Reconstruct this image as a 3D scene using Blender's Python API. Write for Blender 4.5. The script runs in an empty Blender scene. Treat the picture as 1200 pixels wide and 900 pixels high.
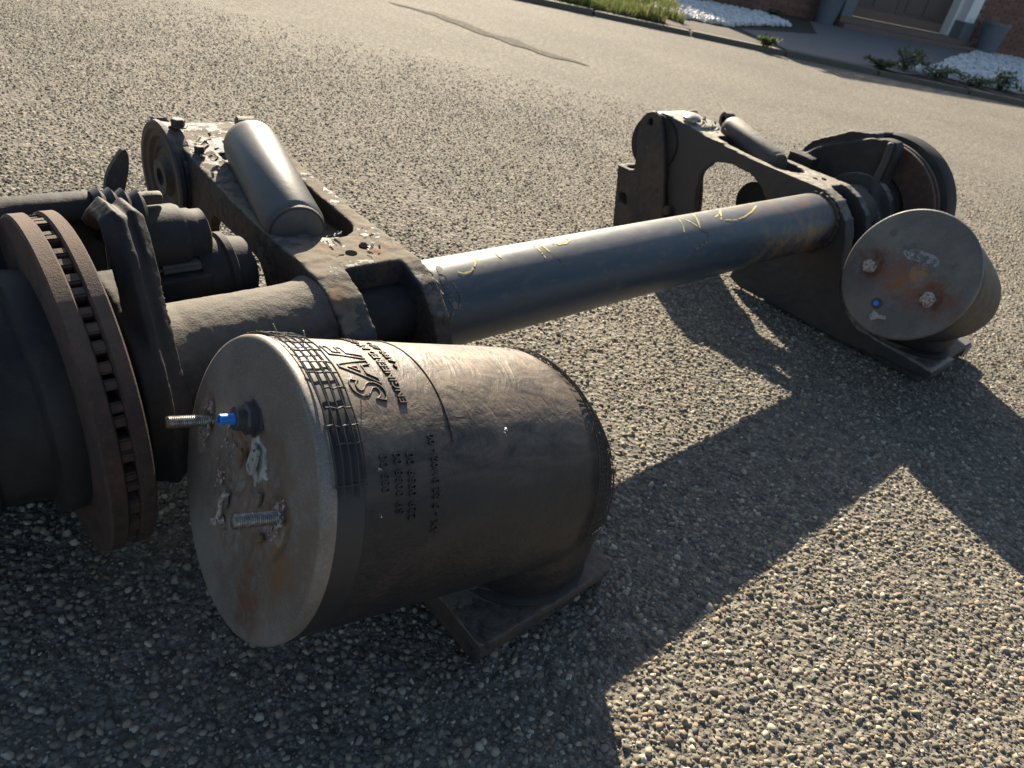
import bpy, bmesh, math, random
import numpy as np
from mathutils import Vector, Matrix, noise
R = math.radians
rnd = random.Random(7)
sc = bpy.context.scene
COL = sc.collection

# ------------------------------------------------------------------ camera
H = 0.82
PITCH, ROLL = R(33), R(12.5)
cam = bpy.data.cameras.new('camera')
co = bpy.data.objects.new('camera', cam); COL.objects.link(co)
cam.sensor_width = 36; cam.lens = 36 * 857 / 1200
fwd = Vector((0, math.cos(PITCH), -math.sin(PITCH)))
up0 = Vector((0, math.sin(PITCH), math.cos(PITCH)))
right0 = Vector((1, 0, 0))
cr = right0 * math.cos(ROLL) + up0 * math.sin(ROLL)
cu = up0 * math.cos(ROLL) - right0 * math.sin(ROLL)
M = Matrix((cr, cu, -fwd)).transposed().to_4x4(); M.translation = (0, 0, H)
co.matrix_world = M
cam.clip_start = 0.02; cam.clip_end = 500
cam.dof.use_dof = True; cam.dof.focus_distance = 0.86; cam.dof.aperture_fstop = 11
sc.camera = co

# ------------------------------------------------------------------ light
SUN_EL = R(27.5)
sd = Vector((-0.25, 0.968, 0)).normalized()          # horizontal direction towards the sun
sundir = Vector((sd.x * math.cos(SUN_EL), sd.y * math.cos(SUN_EL), math.sin(SUN_EL)))
w = bpy.data.worlds.new('World'); sc.world = w; w.use_nodes = True
nt = w.node_tree
sky = nt.nodes.new('ShaderNodeTexSky'); sky.sky_type = 'NISHITA'; sky.sun_disc = False
sky.sun_elevation = SUN_EL; sky.sun_rotation = math.atan2(sd.x, sd.y)
sky.air_density = 1.0; sky.dust_density = 1.2; sky.ozone_density = 1.0
bg = nt.nodes['Background']; bg.inputs[1].default_value = 0.053
nt.links.new(sky.outputs[0], bg.inputs[0])
sl = bpy.data.lights.new('sun', 'SUN'); sl.energy = 5.0; sl.angle = R(0.53); sl.color = (1.0, 0.875, 0.69)
so = bpy.data.objects.new('sun', sl); COL.objects.link(so)
so.rotation_euler = sundir.to_track_quat('Z', 'Y').to_euler()
sc.view_settings.view_transform = 'Standard'; sc.view_settings.look = 'None'
sc.view_settings.exposure = 1.52; sc.view_settings.gamma = 1.0

# ------------------------------------------------------------------ material helpers
class NB:
    def __init__(s, name):
        s.m = bpy.data.materials.new(name); s.m.use_nodes = True
        s.t = s.m.node_tree; s.n = s.t.nodes; s.b = s.n['Principled BSDF']
        s.co = s.n.new('ShaderNodeTexCoord').outputs['Object']
    def L(s, a, b): s.t.links.new(a, b)
    def val(s, sock, v):
        if hasattr(v, 'is_linked') or hasattr(v, 'links'): s.L(v, sock)
        else: sock.default_value = v
    def noise(s, scale, detail=4, rough=.6, dist=0, vec=None, stretch=None, out='Fac'):
        n = s.n.new('ShaderNodeTexNoise'); n.inputs['Scale'].default_value = scale
        n.inputs['Detail'].default_value = detail; n.inputs['Roughness'].default_value = rough
        n.inputs['Distortion'].default_value = dist
        v = vec or s.co
        if stretch:
            mp = s.n.new('ShaderNodeMapping'); mp.inputs['Scale'].default_value = stretch; s.L(v, mp.inputs[0]); v = mp.outputs[0]
        s.L(v, n.inputs['Vector']); return n.outputs[out]
    def vor(s, scale, feature='F1', out='Distance', vec=None):
        n = s.n.new('ShaderNodeTexVoronoi'); n.feature = feature; n.inputs['Scale'].default_value = scale
        s.L(vec or s.co, n.inputs['Vector']); return n.outputs[out]
    def ramp(s, f, lo, hi):
        n = s.n.new('ShaderNodeMapRange'); n.interpolation_type = 'SMOOTHSTEP'
        s.L(f, n.inputs[0]); n.inputs[1].default_value = lo; n.inputs[2].default_value = hi; return n.outputs[0]
    def mix(s, f, a, b):
        n = s.n.new('ShaderNodeMix'); n.data_type = 'RGBA'
        s.val(n.inputs[0], f)
        for k, v in ((6, a), (7, b)):
            if isinstance(v, tuple): n.inputs[k].default_value = (*v, 1) if len(v) == 3 else v
            else: s.L(v, n.inputs[k])
        return n.outputs[2]
    def mixf(s, f, a, b):
        n = s.n.new('ShaderNodeMix'); n.data_type = 'FLOAT'
        s.val(n.inputs[0], f); s.val(n.inputs[2], a); s.val(n.inputs[3], b); return n.outputs[0]
    def math(s, op, a, b=0.5):
        n = s.n.new('ShaderNodeMath'); n.operation = op; s.val(n.inputs[0], a); s.val(n.inputs[1], b); return n.outputs[0]
    def normal_z(s):
        g = s.n.new('ShaderNodeNewGeometry'); x = s.n.new('ShaderNodeSeparateXYZ'); s.L(g.outputs['Normal'], x.inputs[0]); return x.outputs[2]
    def sep(s):
        x = s.n.new('ShaderNodeSeparateXYZ'); s.L(s.co, x.inputs[0]); return x.outputs
    def dist(s, pt, vec=None, scale=(1, 1, 1)):
        mp = s.n.new('ShaderNodeMapping'); mp.vector_type = 'POINT'
        mp.inputs['Scale'].default_value = scale
        mp.inputs['Location'].default_value = tuple(-p * q for p, q in zip(pt, scale))
        s.L(vec or s.co, mp.inputs[0])
        n = s.n.new('ShaderNodeVectorMath'); n.operation = 'LENGTH'; s.L(mp.outputs[0], n.inputs[0]); return n.outputs['Value']
    def bump(s, pairs):
        prev = None
        for h, st, d in pairs:
            b = s.n.new('ShaderNodeBump'); b.inputs['Strength'].default_value = st; b.inputs['Distance'].default_value = d
            s.L(h, b.inputs['Height'])
            if prev: s.L(prev, b.inputs['Normal'])
            prev = b.outputs[0]
        s.L(prev, s.b.inputs['Normal'])
    def out(s, col, rough=.8, metal=0, spec=None):
        if isinstance(col, tuple): s.b.inputs['Base Color'].default_value = (*col, 1)
        else: s.L(col, s.b.inputs['Base Color'])
        s.val(s.b.inputs['Roughness'], rough); s.val(s.b.inputs['Metallic'], metal)
        if spec is not None: s.b.inputs['Specular IOR Level'].default_value = spec
        return s.m

MAT = {}
def mats():
    # rough dirty casting: hubs, calipers, brackets
    b = NB('dirty_cast_iron'); n1 = b.noise(9, 6, .65); n2 = b.noise(60, 5, .7); n3 = b.noise(300, 3)
    c = b.mix(b.ramp(n1, .42, .62), (.026, .024, .024), (.062, .042, .030))
    c = b.mix(b.ramp(n2, .5, .75), c, (.085, .06, .042))
    dust = b.math('MULTIPLY', b.ramp(b.normal_z(), .35, .95), b.ramp(n2, .3, .6))
    c = b.mix(b.math('MULTIPLY', dust, .55), c, (.17, .135, .10))
    b.bump([(n2, .6, .004), (n3, .5, .0012)]); MAT['cast'] = b.out(c, b.mixf(n2, .55, .9))
    # arm: old dark paint flaking from rust brown steel
    b = NB('flaking_painted_steel'); n1 = b.noise(7, 7, .68); n2 = b.noise(38, 7, .72, .4); n3 = b.noise(350, 3)
    blot = b.math('ADD', b.math('MULTIPLY', n1, .6), b.math('MULTIPLY', n2, .4))
    pm = b.ramp(blot, .515, .53)
    rust = b.mix(b.ramp(n2, .4, .72), (.050, .042, .037), (.10, .066, .045))
    up = b.ramp(b.normal_z(), .3, .9)
    rust = b.mix(b.math('MULTIPLY', up, .7), rust, (.22, .19, .145))
    rust = b.mix(b.math('MULTIPLY', b.math('MULTIPLY', b.ramp(b.noise(16, 4), .53, .66), up), .6), rust, (.17, .085, .042))
    paint = b.mix(b.math('MULTIPLY', up, .45), (.028, .032, .036), (.16, .16, .155))
    paint = b.mix(b.math('MULTIPLY', b.ramp(n3, .5, .7), .35), paint, (.10, .085, .065))
    c = b.mix(pm, rust, paint)
    b.bump([(pm, .8, .001), (n2, .5, .0025), (n3, .5, .0009)])
    MAT['arm'] = b.out(c, b.mixf(pm, .92, b.mixf(n2, .5, .75)), 0, .22)
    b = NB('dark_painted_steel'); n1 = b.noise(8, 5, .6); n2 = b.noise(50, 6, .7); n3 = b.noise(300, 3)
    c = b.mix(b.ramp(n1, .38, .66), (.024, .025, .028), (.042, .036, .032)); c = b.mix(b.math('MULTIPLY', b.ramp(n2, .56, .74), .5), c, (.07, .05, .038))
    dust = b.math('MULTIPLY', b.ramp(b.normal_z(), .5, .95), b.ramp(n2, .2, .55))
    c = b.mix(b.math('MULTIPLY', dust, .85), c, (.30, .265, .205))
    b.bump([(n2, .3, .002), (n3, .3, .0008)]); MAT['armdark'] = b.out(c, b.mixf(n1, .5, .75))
    # blue black axle paint
    b = NB('blue_black_axle_paint'); n1 = b.noise(6, 5, .6, 0, None, (.35, 1, 1)); n2 = b.noise(70, 5, .7, 0, None, (.4, 1, 1)); n3 = b.noise(420, 2)
    c = b.mix(b.ramp(n1, .35, .7), (.018, .032, .050), (.030, .048, .066))
    c = b.mix(b.math('MULTIPLY', b.ramp(n2, .52, .72), .55), c, (.10, .088, .07))
    dust = b.math('MULTIPLY', b.ramp(b.normal_z(), .45, 1.0), b.mixf(n2, .25, .8))
    c = b.mix(b.math('MULTIPLY', dust, .75), c, (.24, .215, .175))
    x = b.sep()[0]
    rustend = b.math('MULTIPLY', b.ramp(x, .88, 1.0), b.ramp(b.noise(20, 5, .7), .45, .6))
    c = b.mix(b.math('MULTIPLY', rustend, .7), c, (.20, .115, .05))
    b.bump([(n1, .12, .004), (n2, .10, .0012), (n3, .12, .0004)]); MAT['tube'] = b.out(c, b.mixf(n2, .27, .5), 0.0)
    # rough end of the axle
    b = NB('dusty_axle_end'); n2 = b.noise(60, 6, .75); n3 = b.noise(260, 3, .7)
    c = b.mix(b.ramp(n2, .4, .7), (.035, .036, .037), (.075, .062, .048))
    c = b.mix(b.math('MULTIPLY', b.ramp(b.normal_z(), .3, .95), .5), c, (.20, .17, .13))
    b.bump([(n2, .5, .0022), (n3, .8, .0012)]); MAT['axleend'] = b.out(c, .85)
    # rotor: orange brown rust
    b = NB('rusty_brake_disc'); n2 = b.noise(45, 6, .7); n3 = b.noise(420, 3, .8)
    c = b.mix(b.ramp(n2, .38, .66), (.036, .023, .019), (.082, .039, .024))
    c = b.mix(b.ramp(n3, .55, .8), c, (.14, .09, .06))
    c = b.mix(b.math('MULTIPLY', b.ramp(b.normal_z(), .3, .9), .35), c, (.17, .12, .085))
    b.bump([(n2, .3, .002), (n3, .8, .001)]); MAT['rotor'] = b.out(c, .85)
    # smooth blackened steel (hub faces)
    b = NB('black_hub_steel'); n1 = b.noise(12, 5); n2 = b.noise(160, 4, .7)
    c = b.mix(b.ramp(n1, .4, .65), (.016, .015, .015), (.034, .029, .026))
    c = b.mix(b.math('MULTIPLY', b.ramp(n2, .55, .75), .4), c, (.06, .045, .035))
    b.bump([(n1, .3, .004), (n2, .5, .0012)]); MAT['hub'] = b.out(c, b.mixf(n1, .62, .85), 0, .35)
    # air spring rubber
    for key, k in (('rubber', 1.0), ('rubber_dark', .35)):
        b = NB('worn_black_rubber' if k == 1 else 'dark_black_rubber'); n1 = b.noise(7, 7, .62, 2.2, None, (.9, 1, 1.5)); n2 = b.noise(48, 5, .7, .8); n3 = b.noise(600, 2); n4 = b.noise(17, 7, .78, 1.2, None, (.5, 1.3, 2.0))
        nw = b.noise(42, 4, .6, 2.0, None, (1, .35, 1.4)); n6 = b.noise(3.5, 4, .6)
        c = b.mix(b.math('MULTIPLY', b.ramp(n1, .42, .66), k), (.009, .010, .0125), (.020, .0185, .019))
        c = b.mix(b.math('MULTIPLY', b.math('MULTIPLY', b.ramp(n6, .45, .62), b.ramp(n2, .35, .7)), .4 * k), c, (.055, .029, .024))
        up = b.ramp(b.normal_z(), .4, 1.0)
        c = b.mix(b.math('MULTIPLY', up, b.mixf(b.ramp(n4, .3, .7), .08 * k, .85 * k)), c, (.27, .205, .145))
        c = b.mix(b.math('MULTIPLY', b.math('MULTIPLY', b.ramp(n4, .60, .68), b.mixf(up, .12, 1.0)), .32 * k), c, (.19, .15, .115))
        c = b.mix(b.math('MULTIPLY', b.ramp(n3, .58, .75), .12 * k), c, (.09, .08, .07))
        b.bump([(n1, .35, .004), (nw, .55, .003), (n4, .25, .0015), (n3, .35, .0004)]); MAT[key] = b.out(c, b.mixf(n2, .40, .66), 0, .4)
    b = NB('clean_black_rubber'); n2 = b.noise(48, 5, .7)
    b.bump([(n2, .2, .001)]); MAT['rubber_clean'] = b.out(b.mix(n2, (.013, .013, .015), (.030, .026, .024)), .5)
    b = NB('moulded_rubber_lettering'); n2 = b.noise(60, 5, .7)
    MAT['letter'] = b.out(b.mix(b.ramp(n2, .35, .7), (.030, .025, .022), (.085, .06, .042)), .5)
    # near end plate (local x = along axis, y = -toward camera side, z = up)
    def plate(name, patches, rusts, base, base2, wm):
        b = NB(name); n1 = b.noise(11, 6, .65); n2 = b.noise(55, 6, .75, .5); n3 = b.noise(520, 3, .8)
        c = b.mix(b.ramp(n1, .38, .64), base, base2)
        c = b.mix(b.math('MULTIPLY', b.ramp(n3, .5, .72), .5), c, tuple(min(1, v * 2.0) for v in base2))
        c = b.mix(b.math('MULTIPLY', b.math('SUBTRACT', 1.0, b.ramp(n3, .3, .45)), .45), c, tuple(v * .4 for v in base))
        c = b.mix(b.math('MULTIPLY', b.ramp(n2, .55, .74), .4), c, (.15, .085, .045))
        wv = b.n.new('ShaderNodeVectorMath'); wv.operation = 'MULTIPLY_ADD'
        nn = b.noise(26, 5, .7, 0, None, None, 'Color'); b.L(nn, wv.inputs[0]); wv.inputs[1].default_value = (0, wm, wm)
        off = b.n.new('ShaderNodeVectorMath'); off.operation = 'SUBTRACT'; b.L(b.co, off.inputs[0]); off.inputs[1].default_value = (0, wm * .5, wm * .5)
        b.L(off.outputs[0], wv.inputs[2]); wc = wv.outputs[0]
        rm = None
        for (y, z, sy, sz, r0, col, st) in rusts:
            d = b.dist((0, y, z), wc, (0, sy, sz)); f = b.math('MULTIPLY', b.math('SUBTRACT', 1.0, b.ramp(d, r0 * .3, r0 * 1.2)), min(1, st * 1.15))
            f = b.math('MULTIPLY', f, b.ramp(n2, .36, .62)); f = b.math('MULTIPLY', f, b.mixf(b.ramp(n3, .35, .6), .45, 1.0)); c = b.mix(f, c, col)
        for (y, z, sy, sz, r0, col, st) in patches:
            d = b.dist((0, y, z), wc, (0, sy, sz)); f = b.math('MULTIPLY', b.math('SUBTRACT', 1.0, b.ramp(d, r0 * .9, r0)), st)
            f = b.math('MULTIPLY', f, b.ramp(n2, .40, .44)); c = b.mix(f, c, col)
        b.bump([(n2, .25, .002), (n3, .35, .0006)]); return b.out(c, b.mixf(n2, .42, .7), .25)
    MAT['plate_near'] = plate('weathered_end_plate', [(-.004, .034, 1, .7, .02, (.48, .47, .44), .85), (.105, .0, 1, .6, .02, (.34, .27, .22), .8), (-.063, .005, 1, 1, .02, (.38, .33, .28), .7)],
        [(-.02, .0, 1, .8, .11, (.18, .115, .075), .9), (-.09, .02, .6, 1, .07, (.20, .125, .08), .8), (-.07, -.05, 1, .8, .065, (.19, .11, .06), .55), (-.085, .0, 1, .6, .035, (.24, .12, .045), .8), (.03, .035, 1, 1, .028, (.20, .09, .035), .8), (-.06, -.095, 1, .6, .028, (.15, .065, .032), .8)],
        (.155, .138, .120), (.235, .21, .182), .045)
    MAT['plate_far'] = plate('grey_rusted_end_plate', [(-.012, .047, .6, 1.3, .020, (.30, .31, .32), .75), (.016, .040, .8, 1.5, .016, (.34, .35, .36), .7),  (-.02, .012, 1, 1, .02, (.32, .14, .06), .8), (-.045, -.098, .7, 1, .017, (.12, .11, .10), .8)],
        [(.0, -.018, .42, 1.2, .075, (.17, .055, .025), 1.2), (.0, -.02, .5, 1.6, .05, (.26, .10, .035), .8), (.085, -.015, 1, 1, .046, (.075, .032, .02), 1.1), (-.075, -.02, 1, 1, .052, (.13, .042, .02), 1.2), (.082, .065, 1, 1, .011, (.05, .04, .035), .9), (-.081, .054, 1, 1, .013, (.05, .04, .035), .9)],
        (.10, .094, .086), (.15, .138, .122), .02)
    b = NB('bare_threaded_steel'); n = b.noise(200, 4); c = b.mix(b.ramp(n, .4, .7), (.20, .185, .165), (.38, .36, .33))
    b.bump([(n, .2, .0005)]); MAT['steel'] = b.out(c, .42, .7)
    b = NB('bright_bare_edge'); n = b.noise(200, 4); MAT['edge'] = b.out(b.mix(b.ramp(n, .4, .6), (.20, .14, .115), (.42, .36, .32)), .7, .1)
    b = NB('dirty_label'); n = b.noise(160, 4); n2 = b.noise(60, 4); MAT['scrap'] = b.out(b.mix(b.ramp(n, .56, .62), b.mix(n2, (.42, .40, .36), (.24, .22, .19)), (.06, .055, .05)), .7)
    b = NB('blue_plastic'); MAT['blue'] = b.out((.03, .20, .62), .4)
    b = NB('dark_nut'); n = b.noise(120, 4); MAT['nut'] = b.out(b.mix(n, (.03, .035, .05), (.09, .08, .075)), .5, .3)
    b = NB('yellow_marker'); n = b.noise(260, 4, .8); c = b.mix(b.ramp(n, .4, .62), (.66, .58, .16), (.28, .26, .13)); MAT['marker'] = b.out(c, .8)
    b = NB('chalky_scuff'); n = b.noise(160, 5, .8); c = b.mix(b.ramp(n, .42, .6), (.05, .055, .062), (.20, .18, .155)); MAT['scuff'] = b.out(c, .8)
    b = NB('dark_hole'); MAT['void'] = b.out((.012, .011, .010), 1.0, 0, 0)
    b = NB('black_wire'); MAT['wire'] = b.out((.028, .026, .025), .45, .3)
    b = NB('bare_wire'); MAT['wirebare'] = b.out((.50, .46, .38), .35, .8)
    b = NB('curled_paint_flake'); n = b.noise(90, 4); c = b.mix(n, (.05, .052, .055), (.22, .21, .19)); MAT['flake'] = b.out(c, .6, 0, .25)
    b = NB('blue_grey_canister'); n1 = b.noise(14, 6, .7); n2 = b.noise(110, 5, .7)
    c = b.mix(b.ramp(n1, .38, .66), (.045, .055, .066), (.085, .078, .070)); c = b.mix(b.math('MULTIPLY', b.ramp(n1, .62, .72), .7), c, (.17, .085, .04))
    c = b.mix(b.math('MULTIPLY', b.ramp(b.normal_z(), .3, .95), .25), c, (.22, .20, .165))
    b.bump([(n2, .3, .001)]); MAT['shock'] = b.out(c, b.mixf(n1, .38, .6))
    # asphalt binder
    b = NB('asphalt_binder'); n1 = b.noise(.9, 5, .6); n2 = b.noise(240, 4, .75); v = b.vor(95); v2 = b.vor(230); n5 = b.noise(3.2, 6, .7)
    vc = b.vor(95, 'F1', 'Color'); sx = b.n.new('ShaderNodeSeparateColor'); b.L(vc, sx.inputs[0])
    c = b.mix(b.ramp(n1, .35, .7), (.130, .118, .094), (.185, .166, .130))
    c = b.mix(b.math('MULTIPLY', b.ramp(sx.outputs[0], .15, 1.0), b.math('SUBTRACT', 1.0, b.ramp(v, .25, .6))), c, (.30, .275, .225))
    c = b.mix(b.math('MULTIPLY', b.ramp(sx.outputs[1], .7, .75), b.math('SUBTRACT', 1.0, b.ramp(v, .2, .45))), c, (.07, .066, .062))
    c = b.mix(b.math('MULTIPLY', b.ramp(n5, .55, .7), .45), c, (.24, .21, .165))
    nf = b.noise(28, 3, .8); c = b.mix(b.math('MULTIPLY', b.ramp(nf, .47, .62), .75), c, (.075, .07, .062)); ng = b.noise(44, 3, .8); c = b.mix(b.math('MULTIPLY', b.ramp(ng, .52, .66), .7), c, (.36, .33, .27)); nh = b.noise(11, 6, .85); c = b.mix(b.math('MULTIPLY', b.ramp(nh, .52, .68), .45), c, (.085, .08, .075)); ni = b.noise(1.7, 7, .75, .6, None, (1, 2.2, 1)); c = b.mix(b.math('MULTIPLY', b.ramp(ni, .54, .66), .35), c, (.10, .093, .082))
    b.bump([(b.math('SUBTRACT', 1.0, v), .9, .006), (b.math('SUBTRACT', 1.0, v2), .5, .0025), (n2, .5, .0012), (nh, .35, .008)]); MAT['asphalt'] = b.out(c, .92, 0, .22)
    b = NB('asphalt_aggregate'); at = b.n.new('ShaderNodeAttribute'); at.attribute_name = 'tint'; n2 = b.noise(420, 4, .7)
    c = b.mix(b.math('MULTIPLY', b.ramp(n2, .4, .7), .35), at.outputs['Color'], (.22, .195, .155))
    b.bump([(n2, .35, .0008)]); MAT['stone'] = b.out(c, b.mixf(n2, .65, .95), 0, .3)
    b = NB('tar'); n = b.noise(24, 6, .8); b.bump([(n, .3, .004)]); MAT['tar'] = b.out(b.mix(b.ramp(n, .35, .65), (.085, .08, .07), (.16, .15, .125)), 1.0, 0, .05)  # darker asphalt tone that carries the shade of a step edge
    b = NB('brick'); at = b.n.new('ShaderNodeObjectInfo'); n = b.noise(30, 4)
    c = b.mix(at.outputs['Random'], (.17, .075, .055), (.27, .13, .095)); c = b.mix(b.math('MULTIPLY', n, .4), c, (.12, .07, .055)); MAT['brick'] = b.out(c, .9)
    b = NB('mortar'); n = b.noise(30, 4); MAT['mortar'] = b.out(b.mix(n, (.16, .14, .125), (.24, .21, .19)), .95)
    b = NB('white_gloss_paint'); n = b.noise(8, 4); MAT['white'] = b.out(b.mix(n, (.72, .72, .70), (.82, .82, .80)), .5)
    b = NB('grey_base_paint'); n = b.noise(8, 4); MAT['grey'] = b.out(b.mix(n, (.13, .145, .16), (.17, .18, .19)), .7)
    b = NB('brown_door_paint'); n = b.noise(5, 4); MAT['door'] = b.out(b.mix(n, (.085, .058, .052), (.11, .075, .065)), .45)
    b = NB('step_stone'); n = b.noise(14, 5); MAT['step'] = b.out(b.mix(n, (.15, .10, .08), (.22, .16, .13)), .85)
    b = NB('driveway_paving'); n = b.noise(6, 5); v = b.vor(9, 'F1', 'Color'); MAT['drive'] = b.out(b.mix(n, (.14, .135, .13), (.20, .18, .165)), .85)
    b = NB('white_pebble'); at = b.n.new('ShaderNodeAttribute'); at.attribute_name = 'tint'; MAT['pebble'] = b.out(at.outputs['Color'], .7)
    b = NB('gravel_bed_soil'); n = b.noise(40, 4); MAT['bed'] = b.out(b.mix(n, (.30, .29, .27), (.5, .49, .46)), .9)
    b = NB('dark_soil'); n = b.noise(30, 5); b.bump([(n, .8, .02)]); MAT['soil'] = b.out(b.mix(n, (.035, .028, .02), (.075, .06, .042)), .95)
    b = NB('kerb_concrete'); n = b.noise(20, 5); MAT['kerb'] = b.out(b.mix(n, (.085, .075, .062), (.14, .125, .10)), .9)
    b = NB('leaf'); at = b.n.new('ShaderNodeAttribute'); at.attribute_name = 'tint'; MAT['leaf'] = b.out(at.outputs['Color'], .6)
    b.b.inputs['Transmission Weight'].default_value = 0
    # thin leaves let some sun through
    tr = b.n.new('ShaderNodeBsdfTranslucent'); b.L(at.outputs['Color'], tr.inputs[0]); ms = b.n.new('ShaderNodeMixShader'); ms.inputs[0].default_value = .4
    b.L(b.b.outputs[0], ms.inputs[1]); b.L(tr.outputs[0], ms.inputs[2]); b.L(ms.outputs[0], b.n['Material Output'].inputs['Surface'])
    b = NB('window_glass'); MAT['glass'] = b.out((.03, .04, .05), .08)
    b = NB('planter_plastic'); n = b.noise(5, 3); MAT['planter'] = b.out(b.mix(n, (.10, .115, .14), (.13, .145, .17)), .5)
mats()

# ------------------------------------------------------------------ object helpers
def mesh_obj(name, me, mat, parent=None, loc=None):
    o = bpy.data.objects.new(name, me); COL.objects.link(o)
    if mat and not me.materials: me.materials.append(MAT[mat])
    if parent: o.parent = parent
    if loc is not None: o.location = loc
    return o
def from_bm(name, bm, mat, parent=None, smooth=True, ang=35, loc=None):
    bmesh.ops.recalc_face_normals(bm, faces=bm.faces)
    me = bpy.data.meshes.new(name); bm.to_mesh(me); bm.free()
    if smooth: shade(me, ang)
    return mesh_obj(name, me, mat, parent, loc)
def shade(me, ang=35):
    me.shade_smooth()
    try: me.set_sharp_from_angle(angle=R(ang))
    except Exception: pass
def empty(name, loc=(0, 0, 0), rz=0, **p):
    o = bpy.data.objects.new(name, None); COL.objects.link(o); o.location = loc; o.rotation_euler = (0, 0, rz); o.empty_display_size = .1
    for k, v in p.items(): o[k] = v
    return o
def tag(o, **p):
    for k, v in p.items(): o[k] = v
    return o

def basis(ax):
    ax = Vector(ax).normalized(); h = Vector((0, 0, 1)) if abs(ax.z) < .95 else Vector((0, 1, 0))
    a = ax.cross(h).normalized(); return ax, a, a.cross(ax)
def lathe(bm, p0, ax, prof, seg=48, cap0=True, cap1=True):
    """prof: (distance along axis, radius)"""
    ax, u, v = basis(ax); p0 = Vector(p0); rings = []
    for s, r in prof:
        if r < 1e-6: rings.append([bm.verts.new(p0 + ax * s)]); continue
        rings.append([bm.verts.new(p0 + ax * s + (u * math.cos(2 * math.pi * k / seg) + v * math.sin(2 * math.pi * k / seg)) * r) for k in range(seg)])
    for a, b in zip(rings, rings[1:]):
        for k in range(seg):
            k2 = (k + 1) % seg
            if len(a) == 1 and len(b) == 1: continue
            if len(a) == 1: bm.faces.new((a[0], b[k], b[k2]))
            elif len(b) == 1: bm.faces.new((a[k], a[k2], b[0]))
            else: bm.faces.new((a[k], a[k2], b[k2], b[k]))
    if cap0 and len(rings[0]) > 1: bm.faces.new(rings[0])
    if cap1 and len(rings[-1]) > 1: bm.faces.new(rings[-1])
def tube(bm, pts, r, seg=8, caps=True):
    pts = [Vector(p) for p in pts]; n = len(pts); rings = []; u = None
    for i, p in enumerate(pts):
        t = (pts[min(i + 1, n - 1)] - pts[max(i - 1, 0)]).normalized()
        if u is None: _, u, _ = basis(t)
        u = (u - t * u.dot(t)).normalized(); v = t.cross(u); rr = r[i] if isinstance(r, (list, tuple)) else r
        rings.append([bm.verts.new(p + (u * math.cos(2 * math.pi * k / seg) + v * math.sin(2 * math.pi * k / seg)) * rr) for k in range(seg)])
    for a, b in zip(rings, rings[1:]):
        for k in range(seg): bm.faces.new((a[k], a[(k + 1) % seg], b[(k + 1) % seg], b[k]))
    if caps: bm.faces.new(rings[0]); bm.faces.new(rings[-1])
def box(bm, lo, hi, mat=None):
    vs = [bm.verts.new(Vector((x, y, z))) for x in (lo[0], hi[0]) for y in (lo[1], hi[1]) for z in (lo[2], hi[2])]
    if mat:
        for v in vs: v.co = mat @ v.co
    for f in ((0, 1, 3, 2), (4, 6, 7, 5), (0, 4, 5, 1), (2, 3, 7, 6), (0, 2, 6, 4), (1, 5, 7, 3)): bm.faces.new([vs[i] for i in f])
def prism_x(bm, poly, x0, x1):
    """extrude a (y,z) outline along x"""
    a = [bm.verts.new((x0, y, z)) for y, z in poly]; b = [bm.verts.new((x1, y, z)) for y, z in poly]
    n = len(poly)
    for i in range(n): bm.faces.new((a[i], a[(i + 1) % n], b[(i + 1) % n], b[i]))
    fs = [bm.faces.new(a), bm.faces.new(b)]
    for f in fs: f.normal_update()
    bmesh.ops.triangulate(bm, faces=fs, ngon_method='EAR_CLIP')
def prism_z(bm, poly, z0, z1):
    a = [bm.verts.new((x, y, z0)) for x, y in poly]; b = [bm.verts.new((x, y, z1)) for x, y in poly]; n = len(poly)
    for i in range(n): bm.faces.new((a[i], a[(i + 1) % n], b[(i + 1) % n], b[i]))
    fs = [bm.faces.new(a), bm.faces.new(b)]
    for f in fs: f.normal_update()
    bmesh.ops.triangulate(bm, faces=fs, ngon_method='EAR_CLIP')
def smooth_poly(poly, sub=4):
    """Catmull-Rom through the points"""
    n = len(poly); out = []
    for i in range(n):
        p0, p1, p2, p3 = (Vector(poly[(i + k - 1) % n]) for k in range(4))
        for s in range(sub):
            t = s / sub
            out.append(tuple(.5 * ((2 * p1) + (p2 - p0) * t + (2 * p0 - 5 * p1 + 4 * p2 - p3) * t * t + (3 * p1 - p0 - 3 * p2 + p3) * t ** 3)))
    return out
_tex = {}
def tex(size):
    if size not in _tex:
        t = bpy.data.textures.new('casting_%g' % size, 'CLOUDS'); t.noise_scale = size; t.noise_depth = 3; _tex[size] = t
    return _tex[size]
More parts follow.
